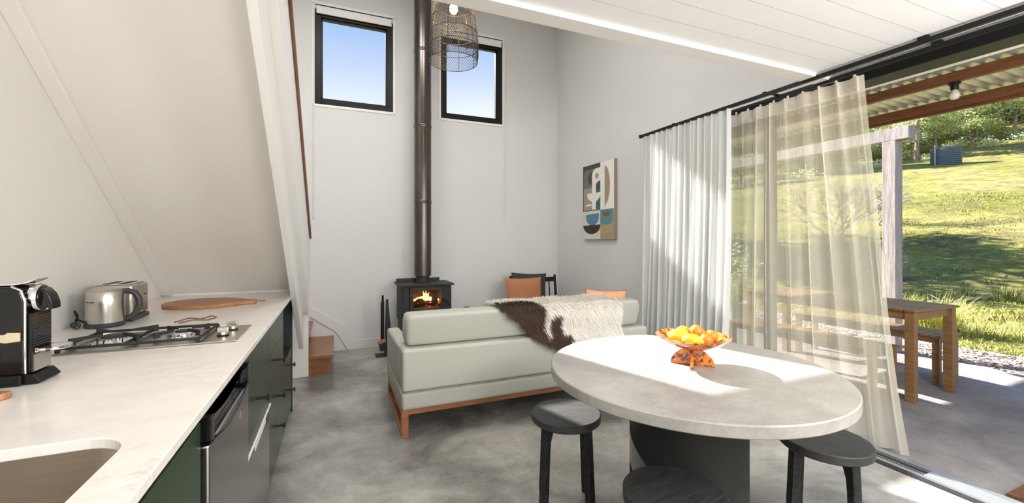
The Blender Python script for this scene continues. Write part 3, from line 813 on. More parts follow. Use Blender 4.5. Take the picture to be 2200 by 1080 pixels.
def pillow(name, label, w_, h_, th, m, mtx, group=None, pinch=.06, crease=0, seed=1, piping=None):
    b = MB(); N = 22; rg = random.Random(seed)
    ph = [rg.uniform(0, 6) for _ in range(4)]
    def side(sg):
        def fn(u, v):
            a, c = 2 * u - 1, 2 * v - 1
            fx = 1 - pinch * (1 - abs(c) ** 2) ; fy = 1 - pinch * (1 - abs(a) ** 2)
            z = (max(0, (1 - a ** 4)) ** .55) * (max(0, (1 - c ** 4)) ** .55)
            z += crease * math.sin(5 * a + ph[0] + 2 * c) * math.sin(4 * c + ph[1]) * z
            return Vector((a * w_ / 2 * fx, sg * th / 2 * z, c * h_ / 2 * fy))
        return fn
    b.grid(side(1), N, N); b.grid(side(-1), N, N)
    k = (N + 1) ** 2; nf = N * N
    b.f = [f[::-1] for f in b.f[:nf]] + b.f[nf:]
    b.xform(mtx)
    o = b.build(name, m, None, 180)
    tag(o, label, 'cushion', group)
    if piping:
        e = MB(); P = []
        f = side(1)
        for i in range(N): P.append(f(i / N, 0))
        for i in range(N): P.append(f(1, i / N))
        for i in range(N): P.append(f(1 - i / N, 1))
        for i in range(N): P.append(f(0, 1 - i / N))
        e.tube(P, .003, 6, closed=True); e.xform(mtx); po = e.build('seam', piping, None, 60); po.parent = o
    return o
T = lambda x, y, z: Matrix.Translation((x, y, z))
RX = lambda a: Matrix.Rotation(R(a), 4, 'X'); RY = lambda a: Matrix.Rotation(R(a), 4, 'Y'); RZ = lambda a: Matrix.Rotation(R(a), 4, 'Z')
seam = mat('dark_seam', (.12, .07, .04), .9)
pillow('cushion', 'light tan linen cushion leaning at the right end of the sofa', .38, .40, .13, M['peach'], T(2.235, 3.12, .645) @ RZ(-16) @ RX(-24) @ RY(3), crease=.1, seed=4, piping=seam)

# ------------------------------------------------------------------ spindle back chair in the corner
t = thing('spindle_chair', 'black spindle back armless lounge chair in the far corner', 'chair', (2.32, 4.72, 0))
s_ = MB(); s_.box(2.08, 2.77, 4.46, 5.02, .33, .37); s_.build('seat', M['black'], t, bevel=.008)
for x, y in ((2.10, 4.48), (2.75, 4.48)): MB().tube([(x, y, 0), (x, y, .33)], [.014, .02], 12).build('leg', M['black'], t, 40)
for x in (2.10, 2.75): MB().tube([(x, 5.0, 0), (x, 5.0, .37), (x, 5.06, .80), (x, 5.06, .805)], [.014, .02, .017, .010], 12).build('back_post', M['black'], t, 40)
MB().box(2.10, 2.75, 5.035, 5.062, .715, .775).build('back_rail', M['black'], t, bevel=.005)
for i in range(6):
    x = 2.19 + i * .093; MB().tube([(x, 5.0, .37), (x, 5.048, .73)], .0085, 10).build('spindle', M['black'], t, 40)
pillow('cushion', 'dark green velvet cushion standing behind the rust cushion', .50, .48, .13, M['velvet'], T(2.30, 4.915, .612) @ RX(-8) @ RY(3), crease=.08, seed=8)
pillow('cushion', 'rust linen cushion upright on the corner chair', .50, .44, .14, M['rust'], T(2.15, 4.735, .592) @ RX(-8) @ RZ(2), crease=.05, seed=2)

# ------------------------------------------------------------------ wood stove and flue
t = thing('wood_stove', 'black freestanding wood stove with fire burning behind glass', 'stove', (.93, 4.88, 0))
x0, x1, y0, y1 = .655, 1.215, 4.70, 5.08
b = MB(); b.box(x0, x0 + .015, y0, y1, .36, .765); b.box(x1 - .015, x1, y0, y1, .36, .765); b.box(x0 + .015, x1 - .015, y1 - .015, y1, .36, .765)
b.box(x0 + .015, x1 - .015, y0, y1 - .015, .36, .375); b.box(x0 + .015, x1 - .015, y0, y1 - .015, .75, .765)
b.box(x0 + .015, x0 + .085, y0, y0 + .02, .375, .75); b.box(x1 - .085, x1 - .015, y0, y0 + .02, .375, .75)
b.build('body', M['blackmatte'], t, bevel=.003)
b = MB(); b.box(x0 - .03, x1 + .03, y0 - .03, y1 + .01, .766, .784); b.build('top_plate', M['blackmatte'], t, bevel=.003)
b = MB(); b.box(x0 - .01, x1 - .06, y1 - .035, y1 - .02, .785, .825); b.build('rear_lip', M['blackmatte'], t, bevel=.002)
b = MB(); b.box(x0 + .01, x1 - .01, y0 + .03, y1 - .02, .02, .358); b.box(x0, x1, y0, y1, 0.0, .02); b.build('log_plinth', M['blackmatte'], t, bevel=.003)
dx0, dx1, dz0, dz1 = x0 + .088, x1 - .088, .40, .748
wx0, wx1, wz0, wz1 = dx0 + .035, dx1 - .035, .505, .715
d = MB()
d.box(dx0, wx0, y0 - .022, y0 + .012, dz0, dz1); d.box(wx1, dx1, y0 - .022, y0 + .012, dz0, dz1)
d.box(wx0, wx1, y0 - .022, y0 + .012, dz0, wz0); d.box(wx0, wx1, y0 - .022, y0 + .012, wz1, dz1)
dr = d.build('door', M['blackmatte'], t, bevel=.004)
MB().box(wx0 - .003, wx1 + .003, y0 - .005, y0 - .002, wz0 - .003, wz1 + .003).build('window', M['stoveglass'], dr)
h = MB(); h.tube([(dx1 - .018, y0 - .022, .615), (dx1 - .018, y0 - .05, .615)], .011, 12); h.tube([(dx1 - .018, y0 - .046, .618), (dx1 + .03, y0 - .06, .585), (dx1 + .055, y0 - .065, .545)], [.009, .010, .011], 10)
h.build('handle', M['black'], dr, 50)
fb = MB(); fb.box(wx0 - .02, wx1 + .02, y1 - .06, y1 - .04, .42, .745); fb.box(wx0 - .03, wx0 - .018, y0 + .03, y1 - .06, .42, .745); fb.box(wx1 + .018, wx1 + .03, y0 + .03, y1 - .06, .42, .745); fb.box(wx0 - .03, wx1 + .03, y0 + .022, y1 - .04, .38, .515)
fb.build('firebox', M['fire_brick'], t)
for i, (a, c_) in enumerate((((.80, 4.80, .545), (1.10, 4.84, .54)), ((.78, 4.90, .55), (1.08, 4.80, .60)), ((.84, 4.78, .58), (1.06, 4.92, .585)))):
    lo_ = MB().tube([a, ((a[0] + c_[0]) / 2, (a[1] + c_[1]) / 2, (a[2] + c_[2]) / 2 + .008), c_], [.028, .03, .026], 10).build('log', M['log'], t, 50)
rg = random.Random(5)
for i in range(14):
    x, z, y = rg.uniform(.80, 1.10), rg.uniform(.52, .575), rg.uniform(4.765, 4.79)
    MB().lathe([(0, -.006), (.012, 0), (0, .006)], (x, y, z), 6).build('ember', M['ember'], t)
def flames(name, m, n, seed, h0, h1, sp_):
    rg = random.Random(seed)
    for i in range(n):
        f = MB(); x = .945 + rg.gauss(0, sp_); y = 4.79 + rg.uniform(0, .05); hgt = rg.uniform(h0, h1) * max(.3, 1 - abs(x - .945) * 6); r = rg.uniform(.010, .018)
        lean = rg.uniform(-.02, .02)
        P = [(x + lean * q * q + .006 * math.sin(6 * q + i), y, .585 + hgt * q) for q in (0, .15, .35, .55, .75, .9, 1)]
        f.tube(P, [r * .5, r, r * .95, r * .7, r * .42, r * .18, .0005], 8)
        f.build(name, m, t, 180)
flames('flame', M['flame'], 14, 2, .05, .12, .055); flames('flame', M['flame_core'], 7, 6, .04, .085, .03)
t = thing('flue_pipe', 'tall bronzed flue pipe rising from the stove top past the windows', 'flue', (.932, 4.93, .79))
fx, fy = .932, 4.93
MB().lathe([(.078, .785), (.078, .88)], (fx, fy, 0), 32).build('inner_pipe', M['blackmatte'], t, 40)
f = MB(); f.lathe([(.099, .862), (.099, 4.5)], (fx, fy, 0), 40); f.build('outer_casing', M['flue'], t, 40)
for z in (1.72, 2.60, 3.48): MB().lathe([(.099, -.02), (.103, -.015), (.103, -.003), (.1005, 0), (.103, .003), (.103, .014), (.099, .02)], (fx, fy, z), 40).build('joint_ring', M['flue'], t, 40)
# fireside tools
t = thing('fireside_tools', 'black tapered fireside tool stand with hearth brush beside the stove', 'tool stand', (.47, 4.82, 0))
b = MB(); b.box(.395, .56, 4.76, 4.91, 0, .008); b.build('base', M['blackmatte'], t, bevel=.002)
b = MB(); b.prism([(.49, .008), (.585, .008), (.53, .62), (.505, .62)], 'y', 4.83, 4.845); b.build('stand_panel', M['blackmatte'], t, bevel=.002)
b = MB(); b.box(.455, .488, 4.822, 4.85, .05, .60); b.tube([(.472, 4.836, .60), (.472, 4.836, .655), (.478, 4.836, .665)], .012, 10); b.tube([(.452, 4.815, .14), (.452, 4.815, .585)], .005, 8)
b.build('tools', M['black'], t, bevel=.002)
b = MB(); b.xform(Matrix.Identity(4)); b.box(-.055, .035, -.016, .016, -.018, .018); b.xform(T(.465, 4.80, .165) @ RY(-18)); br = b.build('brush_block', M['board'], t, bevel=.003)
b = MB(); b.prism([(.425, .145), (.50, .16), (.49, .06), (.44, .06)], 'y', 4.787, 4.813); b.build('bristles', M['blackmatte'], t)
# log basket behind the sofa, its hoop showing above the cushion
t = thing('log_basket', 'round cane log basket, its hoop handle showing above the sofa back', 'basket', (1.29, 4.35, 0))
b = MB(); b.lathe([(.0, .01), (.16, .01), (.17, .015), (.19, .30), (.195, .32), (.185, .32), (.178, .30), (.16, .03), (0, .03)], (1.29, 4.35, 0), 28); b.build('body', M['wicker'], t, 40)
b = MB(); b.tube([(1.29 + .088 * math.cos(R(a)) * (1.7 if a in (0, 180) else 1.0), 4.35, .31 + .25 * abs(math.sin(R(a))) ** .8) for a in range(0, 181, 12)], .010, 8); b.build('handle', M['wicker'], t, 60)

# ------------------------------------------------------------------ painting
t = thing('painting', 'abstract canvas of rounded earth and blue shapes on the right wall', 'painting', (XR, 4.19, 1.73))
Y0, Y1, Z0, Z1 = 4.505, 3.868, 1.285, 2.19
PX = XR - .045
pm = {'ivory': (.66, .62, .57), 'olive': (.06, .07, .03), 'teal': (.13, .17, .16), 'tan': (.36, .29, .23), 'brown': (.10, .06, .045), 'white': (.80, .78, .74),
      'green': (.05, .13, .09), 'lens': (.34, .28, .18), 'grey': (.38, .34, .29), 'blue': (.09, .22, .32), 'dark': (.045, .032, .025), 'teal2': (.10, .25, .28), 'rustb': (.20, .11, .05), 'mustard': (.44, .32, .13), 'edge': (.30, .23, .18)}
keys = list(pm); mats = [mat('paint_' + k, v, .8, var=.05, scale=40) for k, v in pm.items()]
MB().box(PX, XR - .002, Y1, Y0, Z0, Z1).build('canvas', mats[keys.index('edge')], t, bevel=.003)
art = MB(); lay = [0]
def shp(pts, key):
    lay[0] += 1; x = PX - .0004 - .00006 * lay[0]
    P = [(x, Y0 + (Y1 - Y0) * a, Z1 - (Z1 - Z0) * b) for a, b in pts]
    art.add(P, [tuple(range(len(P)))], keys.index(key))
def rc(a0, b0, a1, b1): return [(a0, b0), (a0, b1), (a1, b1), (a1, b0)]
def half(cx, cy, rx, ry, a0, a1, n=20): return [(cx + rx * math.cos(R(a0 + (a1 - a0) * i / n)), cy + ry * math.sin(R(a0 + (a1 - a0) * i / n))) for i in range(n + 1)]
shp(rc(.002, .002, .998, .998), 'ivory'); shp(rc(.002, .002, .585, .62), 'olive'); shp(rc(.03, .30, .585, .61), 'tan')
shp(half(.11, .12, .08, .06, 180, 270) + [(.585, .06), (.585, .31)] + half(.12, .27, .09, .04, 90, 180), 'teal')
shp(half(.38, .185, .21, .095, 90, 270), 'brown'); shp(rc(.38, .09, .585, .28), 'brown')
shp(rc(.585, .002, .72, .615), 'white'); shp(rc(.72, .002, .998, .615), 'white')
shp([(.315, .605), (.315, .15)] + half(.47, .15, .155, .085, 180, 270, 10) + [(.585, .065), (.585, .235)] + half(.585, .29, .14, .055, 270, 180, 10) + [(.445, .605)], 'white')
shp(half(.475, .165, .062, .040, 0, 360), 'grey'); shp([(.445, .335)] + half(.585, .29, .14, .055, 180, 270, 10) + [(.585, .335)], 'brown'); shp(rc(.445, .335, .585, .385), 'green')
shp(half(.37, .385, .225, .115, 0, 180), 'white'); shp([(.445, .605), (.445, .515), (.585, .455), (.585, .605)], 'green')
shp([(.07, .555), (.13, .535), (.2, .525), (.27, .53), (.32, .55), (.2, .552)], 'white')
shp([(.72, .60), (.72, .06)] + half(.72, .31, .16, .25, -80, 80), 'lens')
shp([(.11, .67), (.54, .655)] + half(.325, .70, .215, .115, 0, 180), 'blue'); shp([(.01, .815), (.585, .805)] + half(.30, .815, .29, .115, 8, 172), 'dark'); 
shp(rc(.585, .615, .998, .998), 'tan'); shp([(.585, .615), (.97, .615), (.97, .73)] + half(.80, .73, .17, .08, 0, 90, 10) + [(.68, .81), (.585, .79)], 'teal2')
shp([(.66, .655), (.90, .645)] + half(.78, .665, .11, .045, 0, 180, 10), 'rustb'); shp([(.585, .83), (.95, .81)] + half(.585, .82, .36, .12, 0, 90, 10), 'mustard')
art.f = [f for f in art.f]
art.build('artwork', mats, t)

# ------------------------------------------------------------------ curtains
RAIL1, RAIL2 = 2.70, 2.83
def track(x, y0, y1, label):
    t = thing('curtain_track', label, 'curtain track', (x, (y0 + y1) / 2, 2.26), group=None)
    b = MB(); b.box(x - .014, x + .014, y0, y1, 2.262, 2.285); b.build('rail', M['black'], t, bevel=.003)
    for i in range(6):
        y = y0 + (y1 - y0) * (i + .5) / 6
        if y > LY: MB().box(x - .012, XR, y - .012, y + .012, 2.2855, 2.292).build('bracket', M['black'], t)
        else: MB().box(x - .012, x + .012, y - .02, y + .02, 2.2855, LZ).build('bracket', M['black'], t)
    MB().box(x - .016, x + .016, y1, y1 + .02, 2.258, 2.289).build('end_cap', M['black'], t, bevel=.003)
track(RAIL1, -1.8, 3.23, 'black curtain track nearer the room, above the grey curtain')
track(RAIL2, -1.8, 3.23, 'black curtain track nearer the door, above the sheer curtain')
def curt(x0, ya, yb, zt, zb, amp, pleats, flare, nu, nv, v0=0, v1=1, blow=None, lead=0):
    b = MB()
    def fn(u, v):
        v = v0 + (v1 - v0) * v
        ph = u * pleats
        y = ya + (yb - ya) * u
        a = amp * (.75 + .5 * v)
        x = x0 + a * math.sin(2 * math.pi * ph + .5 * math.sin(3 * v + ph * 1.7)) + .3 * a * math.sin(2 * math.pi * ph * 2.3 + 2 * v)
        y += .35 * (yb - ya) / pleats * math.sin(4 * math.pi * ph) * .28 + .012 * math.sin(ph * 2.1 + 3 * v) * v
        y += flare(u) * v * v
        z = zt + (zb - zt) * v
        if blow:
            dx, dy = blow(u, v); x += dx; y += dy
        return Vector((x, y, z))
    b.grid(fn, nu, nv)
    return b
t = thing('grey_curtain', 'pale grey pleated curtain drawn back beside the sliding door', 'curtain', (RAIL1, 2.7, 0))
c1 = curt(RAIL1, 3.20, 2.235, 2.258, .015, .030, 14, lambda u: .06 * (1 - u) + .06 * u, 280, 24)
c1.build('fabric', M['curtain'], t, 180)
t = thing('sheer_curtain', 'cream sheer curtain billowing out through the open door', 'curtain', (RAIL2, 1.9, 0))
def blow(u, v):
    k = max(0, (u - .30) / .70); k = k * k * (3 - 2 * k)
    return (.31 * k * v ** 1.2 + .02 * math.sin(5 * v) * k, -.085 * k * v ** 1.3)
args = (RAIL2, 2.42, 1.455, 2.246, .012, .024, 9, lambda u: 0, 240)
curt(*args, 28, .04, 1, blow).build('fabric', M['sheer'], t, 180)
curt(*args, 3, 0, .04, blow).build('header_band', M['sheer_band'], t, 180)
hooks = MB()
for i in range(10):
    y = 2.40 - .945 * i / 9.5; hooks.box(RAIL2 - .003, RAIL2 + .003, y - .006, y + .006, 2.244, 2.263)
hooks.build('glider', M['white'], t)

# ------------------------------------------------------------------ sliding door
dh = MB(); dh.box(XR - .004, XR + .154, -1.9, DY, DZ - .055, DZ); d1 = struct(dh.build('door_1', M['black'], bevel=.003), 'black framed sliding glass door, opened')
d = MB(); d.box(XR - .004, XR + .154, DY - .05, DY, .012, DZ - .055); d.build('door_frame', M['black'], d1, bevel=.003)
def panel(x, ya, yb):
    f = MB(); z0, z1, s_ = .022, DZ - .062, .075
    f.box(x, x + .042, ya, ya + s_, z0, z1); f.box(x, x + .042, yb - s_, yb, z0, z1); f.box(x, x + .042, ya + s_, yb - s_, z0, z0 + .09); f.box(x, x + .042, ya + s_, yb - s_, z1 - .075, z1)
    o = f.build('door_panel', M['black'], d1, bevel=.003)
    MB().box(x + .018, x + .024, ya + s_, yb - s_, z0 + .09, z1 - .075).build('door_pane', M['doorglass'], d1)
panel(XR + .045, 2.085, DY - .05); panel(XR + .098, 2.125, DY - .05)
tr = MB(); tr.box(XR + .015, XR + .045, -1.9, DY, 0, .008); tr.box(XR + .118, XR + .165, -1.9, DY, 0, .014); tr.box(XR + .045, XR + .118, -1.9, 1.235, 0, .010)
tr.box(XR + .045, XR + .118, 1.235, DY, -.01, .001)
for x in (.062, .08, .099): tr.box(XR + x - .002, XR + x + .002, -1.9, 1.23, .010, .013)
tr.build('door_track', M['alu'], d1, bevel=.001)
g_ = MB(); g_.box(XR - .028, XR + .014, -1.9, DY, .0005, .005); g_.box(XR + .047, XR + .068, 1.24, DY, .001, .003); g_.box(XR + .085, XR + .112, 1.24, DY, .001, .003); g_.build('track_groove', M['blackmatte'], d1)
# light strip above the head, outside
struct(MB().box(XR + .16, XR + .30, -2.6, YB + .02, 2.262, 2.30).build('trim_2', M['fascia']), 'pale flashing outside above the door head')
b = MB(); b.box(XR - .012, XR, -1.9, LY - .1, DZ, LZ); struct(b.build('trim_3', M['white']), 'white head lining over the door')

# ------------------------------------------------------------------ pendant
t = thing('pendant_lamp', 'black woven wire pendant lamp with lit bulb hanging before the windows', 'pendant lamp', (.774, 2.93, 2.557))
px, py, pz = .774, 2.93, 2.557
def pr(h):   # radius of the shade at height h above the rim
    K = [(0, .170), (.05, .176), (.14, .175), (.24, .166), (.34, .150), (.42, .133), (.50, .110), (.56, .085), (.60, .05)]
    for (a, r0), (b_, r1) in zip(K, K[1:]):
        if h <= b_: return r0 + (r1 - r0) * (h - a) / (b_ - a)
    return .05
wm = MB(); NW = 60; HS = [i * .60 / 26 for i in range(27)]
for sgn in (1, -1):
    for k in range(NW):
        P = []
        for h_ in HS:
            a = 2 * math.pi * k / NW + sgn * h_ * 4.6; r_ = pr(h_) + sgn * .0008
            P.append((px + r_ * math.cos(a), py + r_ * math.sin(a), pz + h_))
        wm.tube(P, .0013, 3, caps=False)
wm.build('wire_weave', M['wire'], t)
rb = MB()
for k in range(8):
    a = 2 * math.pi * k / 8 + .3; rb.tube([(px + pr(h_) * .99 * math.cos(a), py + pr(h_) * .99 * math.sin(a), pz + h_) for h_ in HS[::2]], .002, 5)
rb.build('rib', M['wire'], t)
for h_ in (0, .105, .20, .30, .40):
    MB().tube([(px + pr(h_) * math.cos(R(a)), py + pr(h_) * math.sin(R(a)), pz + h_) for a in range(0, 360, 8)], .0028, 6, closed=True).build('hoop', M['copper'], t, 60)
MB().lathe([(0, -.055), (.018, -.05), (.029, -.03), (.030, -.012), (.022, .012), (.014, .03), (.013, .04)], (px, py, 2.955), 20).build('bulb', M['bulb'], t, 60)
MB().lathe([(.018, 0), (.022, .005), (.022, .06), (.012, .08), (0, .08)], (px, py, 2.995), 20).build('socket', M['black'], t, 40)
MB().tube([(px, py, 3.07), (px, py, ZT + .6)], .003, 6).build('cord', M['black'], t)

# ------------------------------------------------------------------ round table, bowl and fruit
TX, TY = 1.375, 1.358
t = thing('round_table', 'round pale concrete dining table on a thick charcoal drum base', 'table', (TX, TY, 0))
MB().lathe([(.0, .708), (.571, .708), (.575, .712), (.575, .746), (.571, .75), (0, .75)], (TX, TY, 0), 160).build('tabletop', M['table'], t, 30)
MB().lathe([(0, 0), (.234, 0), (.234, .7075), (0, .7075)], (TX, TY, 0), 96).build('drum_base', M['drum'], t, 40)
BX, BY = 1.41, 1.36
t = thing('fruit_bowl', 'amber tortoiseshell resin bowl on crossed half-disc foot on the table', 'bowl', (BX, BY, .7505))
b = MB(); b.lathe([(.0, .817 - .75), (.03, .068), (.075, .080), (.115, .098), (.148, .122), (.1515, .125), (.1495, .1265), (.145, .1245), (.113, .104), (.072, .087), (.03, .076), (0, .075)], (BX, BY, .7505), 64); b.build('dish', M['resin'], t, 60)
for a in (-48, 42):
    f = MB(); pts = [(.088 * math.cos(R(q)), .088 * math.sin(R(q)) * .80) for q in range(0, 181, 9)]
    if a == -48: f.prism(pts, 'y', -.006, .006)
    else:
        f.prism([p for p in pts if p[0] >= -.001 and p[0] > .005] + [(.0065, .070), (.0065, 0)], 'y', -.006, .006)
        f.prism([(-.0065, 0), (-.0065, .070)] + [p for p in pts if p[0] < -.005], 'y', -.006, .006)
    f.xform(T(BX, BY, .7507) @ RZ(a)); f.build('foot_fin', M['resin'], t, bevel=.0015)
def orange(c, r, label):
    b = MB(); n = 14
    b.lathe([(r * math.sin(math.pi * i / n) * 1.0, -r * .92 * math.cos(math.pi * i / n) + (.003 if i == n else 0) - (.003 if i == n - 0 else 0)) for i in range(n + 1)], (0, 0, 0), 24)
    rg = random.Random(int(c[0] * 1e4)); b.xform(T(*c) @ RX(rg.uniform(20, 70)) @ RZ(rg.uniform(0, 90)))
    o = b.build('mandarin', M['orange'], None, 180); tag(o, label, 'fruit', 'mandarins in the bowl')
    s_ = MB(); s_.lathe([(0, 0), (.004, .0005), (.0035, .002), (0, .003)], (0, 0, r * .915), 8)
    s_.xform(T(*c) @ RX(55) @ RZ(20)); q = s_.build('stem_button', M['board'], None); q.parent = o
def lemon(c, L, r, rz, ry, label):
    b = MB(); n = 20; prof = []
    for i in range(n + 1):
        q = i / n; z = (q - .5) * L
        rr = r * math.sin(math.pi * q) ** .62 if 0 < q < 1 else 0
        if q > .88: rr = max(rr * .75, .0) 
        prof.append((rr, z))
    b.lathe(prof, (0, 0, 0), 28)
    vs = []
    for v in b.v:
        p = Vector(v); k = 1 + .06 * noise.noise(p * 55); vs.append((p.x * k, p.y * k, p.z))
    b.v = vs; b.xform(T(*c) @ RZ(rz) @ RY(90 + ry)); o = b.build('lemon', M['lemon'], None, 180); tag(o, label, 'fruit', 'lemons in the bowl')
bz = .7505 + .088
lemon((BX - .065, BY + .006, bz + .035), .105, .034, -48, 8, 'large knobbly lemon, leftmost of the fruit and highest in the bowl')
lemon((BX + .0, BY + .055, bz + .036), .09, .031, 20, 0, 'lemon mostly hidden behind the mandarins')
lemon((BX - .052, BY - .052, bz + .030), .092, .029, -35, 5, 'lemon at the front of the bowl below the knobbly one')
orange((BX + .028, BY + .005, bz + .052), .028, 'mandarin on top of the fruit, highest of the mandarins')
orange((BX + .012, BY - .062, bz + .030), .0275, 'mandarin at the front of the bowl with its stalk end showing')
orange((BX + .072, BY - .033, bz + .034), .028, 'mandarin at the right end of the fruit')

# ------------------------------------------------------------------ stools
def make_stool(label, loc, rz):
    t = thing('stool', label, 'stool', loc, rz, 'black timber stools round the table', world=False)
    MB().lathe([(0, .412), (.160, .412), (.1665, .418), (.1665, .446), (.163, .45), (0, .45)], (0, 0, 0), 72).build('seat', M['stoolseat'], t, 30)
    for k in range(4):
        a = R(45 + 90 * k); ca, sa = math.cos(a), math.sin(a)
        # profile in the radial plane: straight outer edge, inner edge arching in under the seat
        outp = [(.172, 0), (.150, .4115)]
        inn = [(.062, .4115), (.085, .402), (.105, .380), (.117, .345), (.122, .30), (.136, 0)]
        pts = outp + inn
        wv = .017
        P0 = [Vector((ca * r_ - sa * -wv, sa * r_ + ca * -wv, z)) for r_, z in pts]; P1 = [Vector((ca * r_ - sa * wv, sa * r_ + ca * wv, z)) for r_, z in pts]
        n = len(pts); l = MB()
        l.add(P0 + P1, [tuple(range(n)), tuple(range(n, 2 * n))[::-1]] + [(i, n + i, n + (i + 1) % n, (i + 1) % n) for i in range(n)])
        l.build('leg', M['stoolwood'], t, bevel=.004)
    return t
s0 = make_stool('black round stool, half sunlit, between the sofa and the table', (1.029, 1.779, 0), R(-30 + 3))
dup(s0, (1.036, 1.076, 0), R(12), 'black round stool nearest the front of the drum base, its seat in shade')
dup(s0, (1.902, 1.124, 0), R(-62), 'black round stool between the table and the open door')

# ------------------------------------------------------------------ verandah
struct(MB().box(XR + .15, 6.08, -4, 9, -.16, -.012).build('patio_slab', M['patio']), 'rough grey concrete verandah floor')
rf = thing('verandah_roof', 'low corrugated verandah roof on red brown beams', 'roof', (4, 1, 2.5)); rf['kind'] = 'structure'
b = MB(); n = int((5.27 + 3.2) / .076 * 8)
def corr(u, v):
    y = -3.2 + (5.27 + 3.2) * u
    return Vector((3.06 + 2.0 * v, y, 2.522 + .012 * math.sin(2 * math.pi * y / .076)))
b.grid(corr, n, 1); b.build('roof_sheet', M['roofmetal'], rf, 180)
for x0, x1, z0, z1 in ((4.135, 4.18, 2.43, 2.505), (4.885, 4.93, 2.425, 2.50), (3.16, 3.20, 2.40, 2.505)):
    MB().box(x0, x1, -3.2, 5.25, z0, z1).build('beam', M['beam'], rf, bevel=.003)
MB().box(4.931, 4.965, -3.2, 5.25, 2.40, 2.47).build('beam', M['beam'], rf, bevel=.003)
t = thing('verandah_light', 'bare frosted bulb in a black holder under the verandah beam', 'light', (4.155, 1.57, 2.43))
MB().lathe([(.0, 0), (.034, 0), (.034, -.014), (.024, -.018), (.022, -.05), (.02, -.055), (0, -.055)], (4.155, 1.57, 2.4295), 20).build('holder', M['black'], t, 40)
MB().lathe([(0, -.125), (.02, -.12), (.03, -.10), (.029, -.085), (.018, -.062), (.014, -.055)], (4.155, 1.57, 2.4295), 20).build('bulb', M['bulb_off'], t, 60)
po = thing('verandah_post', 'weathered grey square timber post carrying a grey beam', 'post', (5.97, 2.80, 0))
MB().box(5.89, 6.03, 2.72, 2.85, -.10, 2.42).build('post', M['greypost'], po, bevel=.004)
MB().box(5.89, 6.03, 2.60, 7.2, 2.421, 2.56).build('beam', M['greypost'], po, bevel=.004)
def slat_top(x0, x1, y0, y1, z, th, n):
    b = MB(); wv = (y1 - y0) / n
    for i in range(n): b.box(x0, x1, y0 + i * wv + .004, y0 + (i + 1) * wv - .004, z - th, z)
    return b
def outtable(name, label, cat, x0, x1, y0, y1, z, leg, ap, n, group=None):
    t = thing(name, label, cat, ((x0 + x1) / 2, (y0 + y1) / 2, -.012), group=group)
    slat_top(x0 - .02, x1 + .02, y0 - .02, y1 + .02, z, .018, n).build('slat_top', M['patio_wood'], t, bevel=.002)
    a = MB(); q = leg * .3
    a.box(x0 + leg, x1 - leg, y0 + q, y0 + q + .02, z - .018 - ap, z - .0185); a.box(x0 + leg, x1 - leg, y1 - q - .02, y1 - q, z - .018 - ap, z - .0185)
    a.box(x0 + q, x0 + q + .02, y0 + leg, y1 - leg, z - .018 - ap, z - .0185); a.box(x1 - q - .02, x1 - q, y0 + leg, y1 - leg, z - .018 - ap, z - .0185)
    a.build('apron', M['patio_wood'], t)
    for x in (x0, x1 - leg):
        for y in (y0, y1 - leg): MB().box(x, x + leg, y, y + leg, -.0115, z - .0185).build('leg', M['patio_wood'], t, bevel=.003)
    return t
outtable('outdoor_table', 'slatted timber outdoor table on the verandah between two benches', 'table', 4.22, 4.87, 1.83, 3.30, .725, .062, .07, 19)
outtable('outdoor_bench', 'slatted timber bench on the garden side of the outdoor table', 'bench', 4.80 + .12, 5.26, 1.96, 3.22, .43, .05, .055, 17, 'outdoor benches')
outtable('outdoor_bench', 'slatted timber bench on the house side of the outdoor table', 'bench', 3.86, 4.18, 1.92, 3.22, .43, .05, .055, 17, 'outdoor benches')
t = tag(MB().box(3.12, 3.75, .25, .985, -.0115, .010).build('doormat', M['mat'], bevel=.004), 'brown coir doormat outside the open door', 'doormat')

# ------------------------------------------------------------------ land
def hgt(x, y):
    t = x * .927 + y * .376
    K = [(-50, -.06), (9, -.06), (13, -.02), (15, .2), (17, .75), (19, 1.3), (24, 2.1), (37, 4.1), (50, 6.8), (62, 9.2), (75, 13.0), (110, 28), (170, 50), (300, 70)]
    for (a, h0), (b_, h1) in zip(K, K[1:]):
        if t <= b_:
            z = h0 + (h1 - h0) * (t - a) / (b_ - a); break
    else: z = K[-1][1]
    w = min(1, max(0, (t - 8) / 14))
    return z + w * (.35 * noise.noise(Vector((x * .09, y * .09, 0))) + .10 * noise.noise(Vector((x * .4, y * .4, 3))) + .03 * noise.noise(Vector((x * 1.5, y * 1.5, 5))))
def gl(u, v):
    # denser near the house
    x = 6.0 + 190 * (u ** 2.2); y = -14 + (24 * v if v < .5 else 12 + 200 * ((v - .5) * 2) ** 2.2)
    return Vector((x, y, hgt(x, y)))
struct(MB().grid(gl, 200, 220).build('ground', M['ground'], smooth=180), 'sunny grass paddock rising to the trees')
struct(MB().box(-60, 6.0, 5.45, 160, -.3, -.05).build('ground_side', M['ground']))
mu = MB()
def mg(u, v):
    y = -3 + 12 * v; x = 6.07 + u * (.95 + .12 * math.sin(y * 1.7) + .08 * math.sin(y * 4.3)); return Vector((x, y, -.03 + .03 * math.sin(math.pi * min(1, u * 1.0)) + .014 * noise.noise(Vector((x * 9, y * 9, 0)))))
mu.grid(mg, 16, 140); struct(mu.build('mulch_bed', M['mulch'], smooth=180), 'bark mulch strip beside the concrete')
rg = random.Random(11)
ch = MB()
